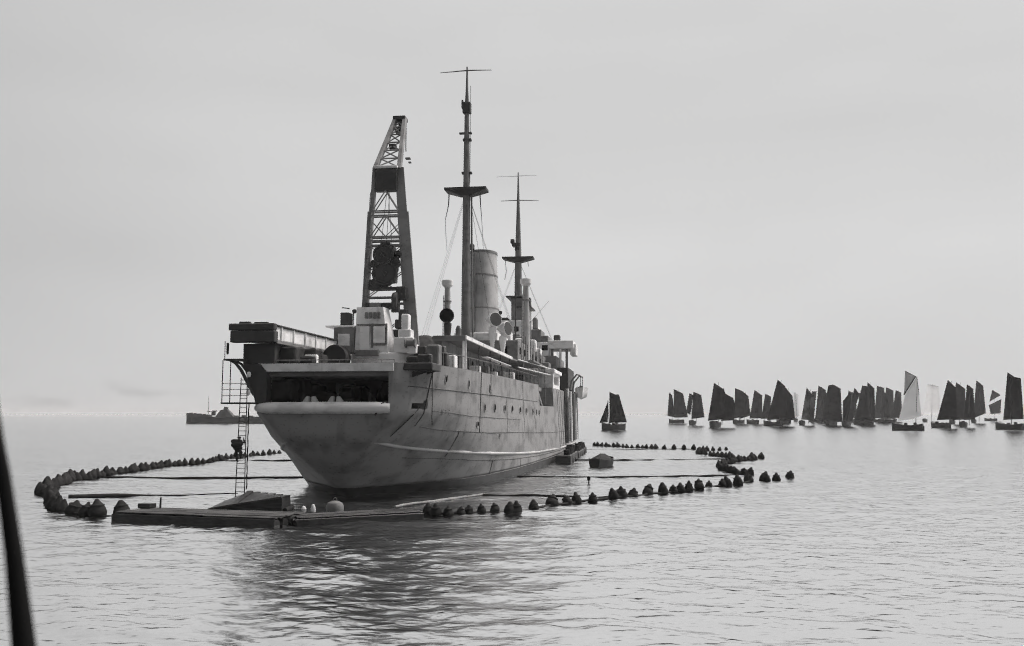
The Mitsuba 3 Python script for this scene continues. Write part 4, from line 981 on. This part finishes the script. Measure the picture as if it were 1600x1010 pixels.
# ------------------------------------------------------------------ the fishing fleet: x, distance and hull length on the water, and each sail's corners (metres right of the hull's middle, metres up)
BOATS = [
    (40.2, 371.7, 10.9, {'main': [(-1.2, 14.6), (0.7, 13.7), (2.3, 13.7), (5.1, 3.0), (-1.3, 2.7)], 'fore': [(-1.7, 11.3), (-2.0, 3.0), (-5.0, 2.7)]}),
    (119.8, 680.3, 15.5, {'fore': [(-4.6, 21.3), (-2.6, 19.4), (-0.6, 4.0), (-6.0, 5.0)], 'main': [(-1.2, 23.9), (4.9, 20.7), (7.8, 4.0), (-1.2, 3.7)]}),
    (105.3, 544.6, 5.9, {'fore': [(-1.3, 18.0), (0.7, 16.7), (-1.1, 5.7), (-3.3, 7.3)], 'main': [(1.0, 18.8), (5.1, 16.9), (6.6, 4.4), (-0.3, 3.4)]}),
    (99.1, 455.8, 7.8, {'fore': [(0.1, 20.9), (4.4, 17.7), (4.9, 3.8), (-2.9, 3.0)], 'main': [(4.4, 18.6), (5.1, 15.9), (8.5, 13.8), (9.5, 10.1), (8.7, 3.3), (3.1, 2.9)]}),
    (155.2, 639.9, 10.2, {'fore': [(-1.3, 23.5), (3.6, 21.0), (3.2, 4.6), (-2.3, 3.2)], 'main': [(3.9, 21.0), (6.9, 18.0), (7.9, 5.3), (1.4, 3.0)]}),
    (161.1, 625.4, 6.3, {'fore': [(2.0, 21.9), (6.5, 18.2), (6.0, 3.6), (-1.3, 3.3)], 'main': [(8.9, 19.4), (12.3, 17.5), (11.4, 3.3), (6.0, 3.1)]}),
    (141.2, 505.6, 9.1, {'fore': [(3.4, 24.2), (6.7, 20.8), (7.4, 3.8), (-1.9, 3.0)], 'main': [(7.2, 20.4), (10.5, 15.5), (11.4, 3.2), (4.3, 2.6)]}),
    (169.5, 545.4, 5.9, {'fore': [(2.9, 21.1), (7.6, 15.6), (6.9, 2.7), (-1.0, 3.1)]}),
    (244.7, 752.9, 10.1, {'main': [(3.0, 28.5), (9.1, 25.1), (9.7, 1.8), (-0.8, 1.2)], 'fore': [(-1.8, 24.0), (2.0, 24.0), (-1.2, 2.7), (-4.1, 1.8)]}),
    (186.3, 545.4, 9.8, {'fore': [(-0.5, 22.4), (2.0, 22.9), (5.3, 20.5), (5.5, 1.8), (-4.2, 1.7)]}),
    (177.8, 496.6, 8.1, {'fore': [(-1.9, 12.9), (2.4, 17.4), (3.0, 16.8), (2.1, 2.2), (-2.7, 1.9)], 'main': [(4.7, 19.6), (7.7, 16.3), (3.7, 7.2), (3.0, 2.2), (-0.3, 2.5)]}),
    (218.8, 581.5, 11.2, {'fore': [(0.5, 23.4), (3.7, 22.8), (5.0, 2.4), (-4.2, 2.0)], 'main': [(3.8, 25.5), (7.3, 21.5), (7.1, 2.4), (3.4, 1.9)]}),
    (305.7, 779.8, 8.5, {'main': [(0.1, 29.1), (6.5, 27.4), (6.4, 3.2), (-3.8, 2.9)]}),
    (321.2, 797.9, 8.3, {'main': [(0.2, 28.6), (5.3, 25.7), (5.3, 2.4), (-3.0, 2.4)]}),
    (335.1, 816.9, 6.3, {'main': [(2.0, 26.6), (6.0, 24.5), (6.2, 3.1), (-1.9, 3.1)]}),
    (153.9, 363.6, 10.5, {'top': [(-0.2, 22.4), (4.4, 20.4), (-1.2, 13.4)], 'main': [(4.4, 20.3), (5.1, 13.4), (5.8, 5.5), (1.8, 4.3), (-4.7, 3.5), (-1.1, 13.4)]}),
    (334.1, 754.9, 7.4, {'main': [(4.0, 29.7), (10.8, 27.8), (11.2, 6.1), (0.4, 5.3)]}),
    (198.0, 431.5, 5.0, {'fore': [(4.4, 21.4), (7.2, 18.0), (7.3, 3.7), (-0.4, 3.5)]}),
    (282.9, 599.6, 6.9, {'fore': [(3.8, 26.0), (8.5, 21.8), (7.8, 2.8), (1.1, 2.5)]}),
    (218.9, 452.7, 7.5, {'fore': [(2.3, 20.0), (5.6, 17.9), (5.8, 3.6), (-0.3, 3.4)]}),
    (341.0, 689.1, 7.3, {'main': [(2.8, 30.3), (8.2, 26.5), (9.4, 6.9), (-1.6, 3.1)]}),
    (455.4, 888.1, 8.5, {'top': [(3.2, 28.6), (8.9, 23.9), (0.7, 18.0)], 'main': [(9.7, 20.1), (8.7, 7.1), (1.6, 6.3), (0.5, 14.5)]}),
    (204.5, 383.8, 8.3, {'main': [(0.1, 22.7), (2.8, 21.1), (6.1, 20.5), (6.4, 4.2), (-2.9, 3.8)]}),
    (253.0, 832.0, 6.1, {'main': [(-1.2, 25.0), (3.0, 22.6), (2.9, 3.7), (-2.5, 3.2)]}),
    (263.5, 700.0, 9.0, {'main': [(-1.5, 23.5), (3.2, 20.5), (4.4, 3.2), (-3.0, 2.8)]}),
    (283.0, 840.0, 8.0, {'main': [(-1.0, 25.5), (4.0, 23.0), (5.0, 3.0), (-3.4, 2.6)]}),
    (309.0, 850.0, 8.0, {'main': [(-1.2, 27.0), (4.2, 24.0), (5.0, 3.0), (-3.2, 2.6)]}),
    (330.0, 880.0, 8.0, {'fore': [(-1.2, 26.0), (3.6, 23.5), (4.6, 3.0), (-3.4, 2.6)]}),
    (276.0, 690.0, 9.0, {'main': [(-1.5, 22.5), (3.0, 20.0), (4.2, 3.0), (-3.6, 2.6)]}),
    (186.0, 640.0, 8.0, {'main': [(-1.0, 19.5), (3.4, 17.0), (4.4, 3.0), (-2.6, 2.6)]}),
]
FLEET = [   # label, sail cloth, second cloth
    ('lone two-sailed lugger nearest the ship, apart from the rest of the fleet', 'sail_tan', None),
    ('dark two-masted lugger at the left end of the main fleet', 'sail_tan', None),
    ('small boat with one grey and one dark sail, second in the main fleet', 'sail_tan', 'sail_faded'),
    ('dark lugger with tall stepped sails and short hull, third in the main fleet', 'sail_black', None),
    ('dark lugger just right of the tall stepped-sail lugger, fourth in the main fleet', 'sail_tan', None),
    ('lugger with two separate brownish grey sails, left of the tallest dark peak', 'sail_faded', None),
    ('large dark lugger with the tallest peak in the left half of the fleet', 'sail_black', None),
    ('lugger with a dark-topped, patched sail right of the pale far sail', 'sail_patched', None),
    ('dark lugger just right of the patched sail', 'sail_tan', None),
    ('dark lugger with one broad blunt-topped sail in the middle of the fleet', 'sail_tan', None),
    ('lugger with sails leaning to the right, just right of the blunt-topped sail', 'sail_tan', 'sail_faded'),
    ('dark lugger with a sharp central peak, right of the leaning sails', 'sail_tan', None),
    ('far dark sail, first of three right of the sharp central peak', 'sail_faded', None),
    ('far dark sail, second of three right of the sharp central peak', 'sail_faded', None),
    ('far narrow dark sail half hidden behind the white-sailed boat', 'sail_tan', None),
    ('boat with a large white mainsail and a pale grey topsail over a black hull', 'sail_white', 'sail_grey'),
    ('far boat with a pale off-white sail just right of the large white sail', 'sail_white', None),
    ('black-sailed lugger, leftmost and nearest of the dense black group right of the white sails', 'sail_black', None),
    ('black-sailed lugger, second from the left in the dense black group', 'sail_black', None),
    ('black-sailed lugger with a long low hull, third in the dense black group', 'sail_black', None),
    ('black-sailed lugger with the highest peak, at the right end of the dense black group', 'sail_black', None),
    ('small far boat with dark sails split by a pale gap, left of the rightmost boat', 'sail_tan', None),
    ('big black single-sailed lugger, rightmost boat at the edge of the photo', 'sail_black', None),
    ('faint far boat with a pale sail in the left half of the fleet', 'sail_white', None),
    ('far dark sail filling the gap right of the blunt-topped sail', 'sail_faded', None),
    ('far small dark sail behind the leaning sails', 'sail_faded', None),
    ('far small dark sail behind the sharp central peak', 'sail_faded', None),
    ('farthest dark sail just left of the large white sail', 'sail_tan', None),
    ('dark sail half hidden behind the leaning sails in the central pack', 'sail_tan', None),
    ('far dark sail between the stepped-sail lugger and the tallest peak', 'sail_faded', None),
]


def sail_mesh(poly, belly, swing, x_mast, thick=.05):
    """A cambered, swung sail with real thickness from its corners (x, z)."""
    pg = Polygon(poly).buffer(0)
    v2, f = trimesh.creation.triangulate_polygon(pg, engine='earcut')
    m = trimesh.Trimesh(np.column_stack([v2[:, 0], np.zeros(len(v2)), v2[:, 1]]), f, process=True)
    for _ in range(4):
        m = m.subdivide()
    v = np.array(m.vertices)
    c = np.array(pg.exterior.coords)
    d = np.full(len(v), 1e9)
    for a, b in zip(c[:-1], c[1:]):
        e = b - a
        t = np.clip(((v[:, [0, 2]] - a) @ e) / (e @ e), 0, 1)
        d = np.minimum(d, np.linalg.norm(v[:, [0, 2]] - a - t[:, None] * e, axis=1))
    v[:, 1] = belly * (1 - np.exp(-d / 1.2)) + (v[:, 0] - x_mast) * swing + .10 * (meshkit.noise(v * .9, 4) - .5)
    edges = m.edges_sorted
    uniq, cnt = np.unique(edges, axis=0, return_counts=True)
    rimset = {tuple(e) for e in uniq[cnt == 1]}
    n, g = len(v), [list(t) for t in m.faces] + [[a + len(v), c_ + len(v), b + len(v)] for a, b, c_ in m.faces]
    for a, b in m.edges:
        if (min(a, b), max(a, b)) in rimset:
            g += [[b, a, a + n], [b, a + n, b + n]]
    return trimesh.Trimesh(np.vstack([v + [0, thick / 2, 0], v - [0, thick / 2, 0]]), g, process=False)


for (bx_, by_, width, sails), (lab, cloth, cloth2) in zip(BOATS, FLEET):
    K = thing('sailing_boat', lab, 'sailing boat', 'sailing fishing boats of the fleet')
    L, B = 11.5, 3.6
    yaw = math.acos(min(.97, max(.15, (width - 2.2) / 10.5))) * rng.choice((-1, 1))
    hullm = 'boat_black'
    put(f'{K}__hull', moved(boat_hull(L, B, 2.0, .40, .6, .8), bx_, by_, 0, math.pi - yaw), hullm, 35)
    c_, s_ = math.cos(math.pi - yaw), math.sin(math.pi - yaw)
    sw = rng.uniform(.25, .55) * rng.choice((-1, 1))
    put(f'{K}__rudder', moved(box(-L / 2 - .55, -L / 2 + .1, -.06, .06, -.5, 1.7, .02), bx_, by_, 0, math.pi - yaw), hullm)
    for j in range(3):   # tholes, coamings and gear that break the line of the gunwale
        x = rng.uniform(-.32, .3) * L
        put(f'{K}__deck_gear', moved(box(x - .5, x + .5, -.6, .6, 1.7, rng.uniform(2.4, 3.1), .12), bx_, by_, 0, math.pi - yaw), rng.choice(('boat_black', 'boat_black', 'raft_wood', 'pale_wood')))
    for j, (name, poly) in enumerate(sails.items()):
        poly = [(x * 1.05, z * 1.03) for x, z in poly]
        p = np.array(poly)
        topmost = p[p[:, 1].argmax()]
        order = p[np.argsort(-p[:, 1])][:2]
        xm = float(order[:, 0].mean()) if name != 'top' else float(p[:, 0].mean())
        m = cloth2 if cloth2 and (name == 'top' or (name == 'main' and 'top' not in sails)) else cloth
        ym = by_ + .35 * (j if name != 'top' else -.6)
        sn = {'fore': 'foresail', 'main': 'mainsail', 'top': 'topsail'}[name]
        k = put(f'{K}__{sn}', sail_mesh(poly, rng.uniform(.5, 1.0) * (1 if sw > 0 else -1), sw, xm).apply_translation([bx_, ym, 0]), m, 40)
        a, b = order
        y0, y1 = ym + (a[0] - xm) * sw, ym + (b[0] - xm) * sw
        put(f'{k}__yard', tube([(bx_ + a[0], y0 - .1, a[1]), (bx_ + b[0], y1 - .1, b[1])], .10, 6), 'boat_black', 30)
        if name == 'top':
            low = p[p[:, 1].argmin()]
            right_ = p[p[:, 0].argmax()]
            put(f'{k}__yard', tube([(bx_ + low[0], ym + (low[0] - xm) * sw - .12, low[1]), (bx_ + right_[0], ym + (right_[0] - xm) * sw - .12, right_[1])], .24, 6), 'boat_black', 30)
        else:
            put(f'{K}__mast', tube([(bx_ + xm * .7, ym + .25, .9), (bx_ + xm, ym + .2, float(topmost[1]) + rng.uniform(-1, .4))], [.16, .08], 8), 'boat_black', 30)

# ------------------------------------------------------------------ the far grey ship on the left
PS = thing('patrol_ship', 'low dark grey ship on the horizon at the left, half hidden behind the stern', 'ship')


def far(name, m, material='grey_ship', smooth=False, holder=None):
    return put(f'{holder or PS}__{name}', moved(m, -194, 646, 0), material, smooth)


far('hull', boat_hull(63, 9, 4.6, .04, .75, 1.5, 25).apply_transform(trimesh.transformations.rotation_matrix(math.pi, [0, 0, 1])), 'grey_ship', 35)
far('forecastle', hull_of([(-31.3, -.5, 4), (-31.3, .5, 4), (-15, -4.2, 4), (-15, 4.2, 4), (-31.4, -.8, 7.2), (-31.4, .8, 7.2), (-15, -4.3, 5.9), (-15, 4.3, 5.9)]))
far('gun', cat_mesh([box(-14, -11.5, -1.2, 1.2, 5.5, 8.2, .3), tube([(-14, 0, 7.9), (-17.5, 0, 8.6)], .25, 6), box(-13.5, -10.5, -1, 1, 8.2, 8.9, .2)]))
bb = far('bridge', hull_of([(-10.5, -3.5, 4.5), (2, -3.5, 4.5), (-10.5, 3.5, 4.5), (2, 3.5, 4.5), (-7.5, -2, 9.2), (-3.2, -2, 10.0), (-7.5, 2, 9.2), (-3.2, 2, 10.0), (-1, -2, 8)]))
far('funnel', tube([(-4.5, 0, 9), (-4.0, 0, 11.4)], [1.6, 1.4], 12), 'grey_ship', 30)
far('mast', tube([(-16.5, 0, 5), (-16.5, 0, 19)], [.22, .1], 6), 'grey_ship', 30)
for k in range(9):
    far('deck_house', box(-29 + 3 * k if k < 4 else -14 + 5 * k - 14, -27.4 + 3 * k if k < 4 else -14 + 5 * k - 11.5, -1.5, 1.5, 4.2, (7.4 - .25 * k) if k < 4 else 5.4 + .35 * (k % 2), .2))

# ------------------------------------------------------------------ close to the camera: a slanting pole at the left edge, out of focus
PO = thing('pole', 'black out-of-focus slanting pole close to the camera at the left edge', 'pole')
line = [(-0.5892, 1.2, 5.7038), (-0.6134, 1.2, 5.8504), (-0.6314, 1.2, 5.9623), (-0.6515, 1.2, 6.0651), (-0.6601, 1.2, 6.1016), (-0.6691, 1.2, 6.1466), (-0.7078, 1.2, 6.3467)]
put(PO, tube(line, [.0165, .0145, .0110, .0092, .0086, .008, .006], 16), 'black_paint', 30)

# ------------------------------------------------------------------ the air: a thin haze over the sea
scene['haze_air'] = {'type': 'homogeneous', 'albedo': 0.92, 'sigma_t': 0.00013}
scene['haze'] = {'type': 'cube', 'to_world': T().translate([0, 0, 29.0]).scale([300000, 300000, 31.0]), 'bsdf': {'type': 'null'}, 'interior': {'type': 'ref', 'id': 'haze_air'}}
scene['camera']['medium'] = {'type': 'ref', 'id': 'haze_air'}
labels['haze'] = {'label': 'thin pale haze over the sea', 'category': 'haze', 'kind': 'stuff'}
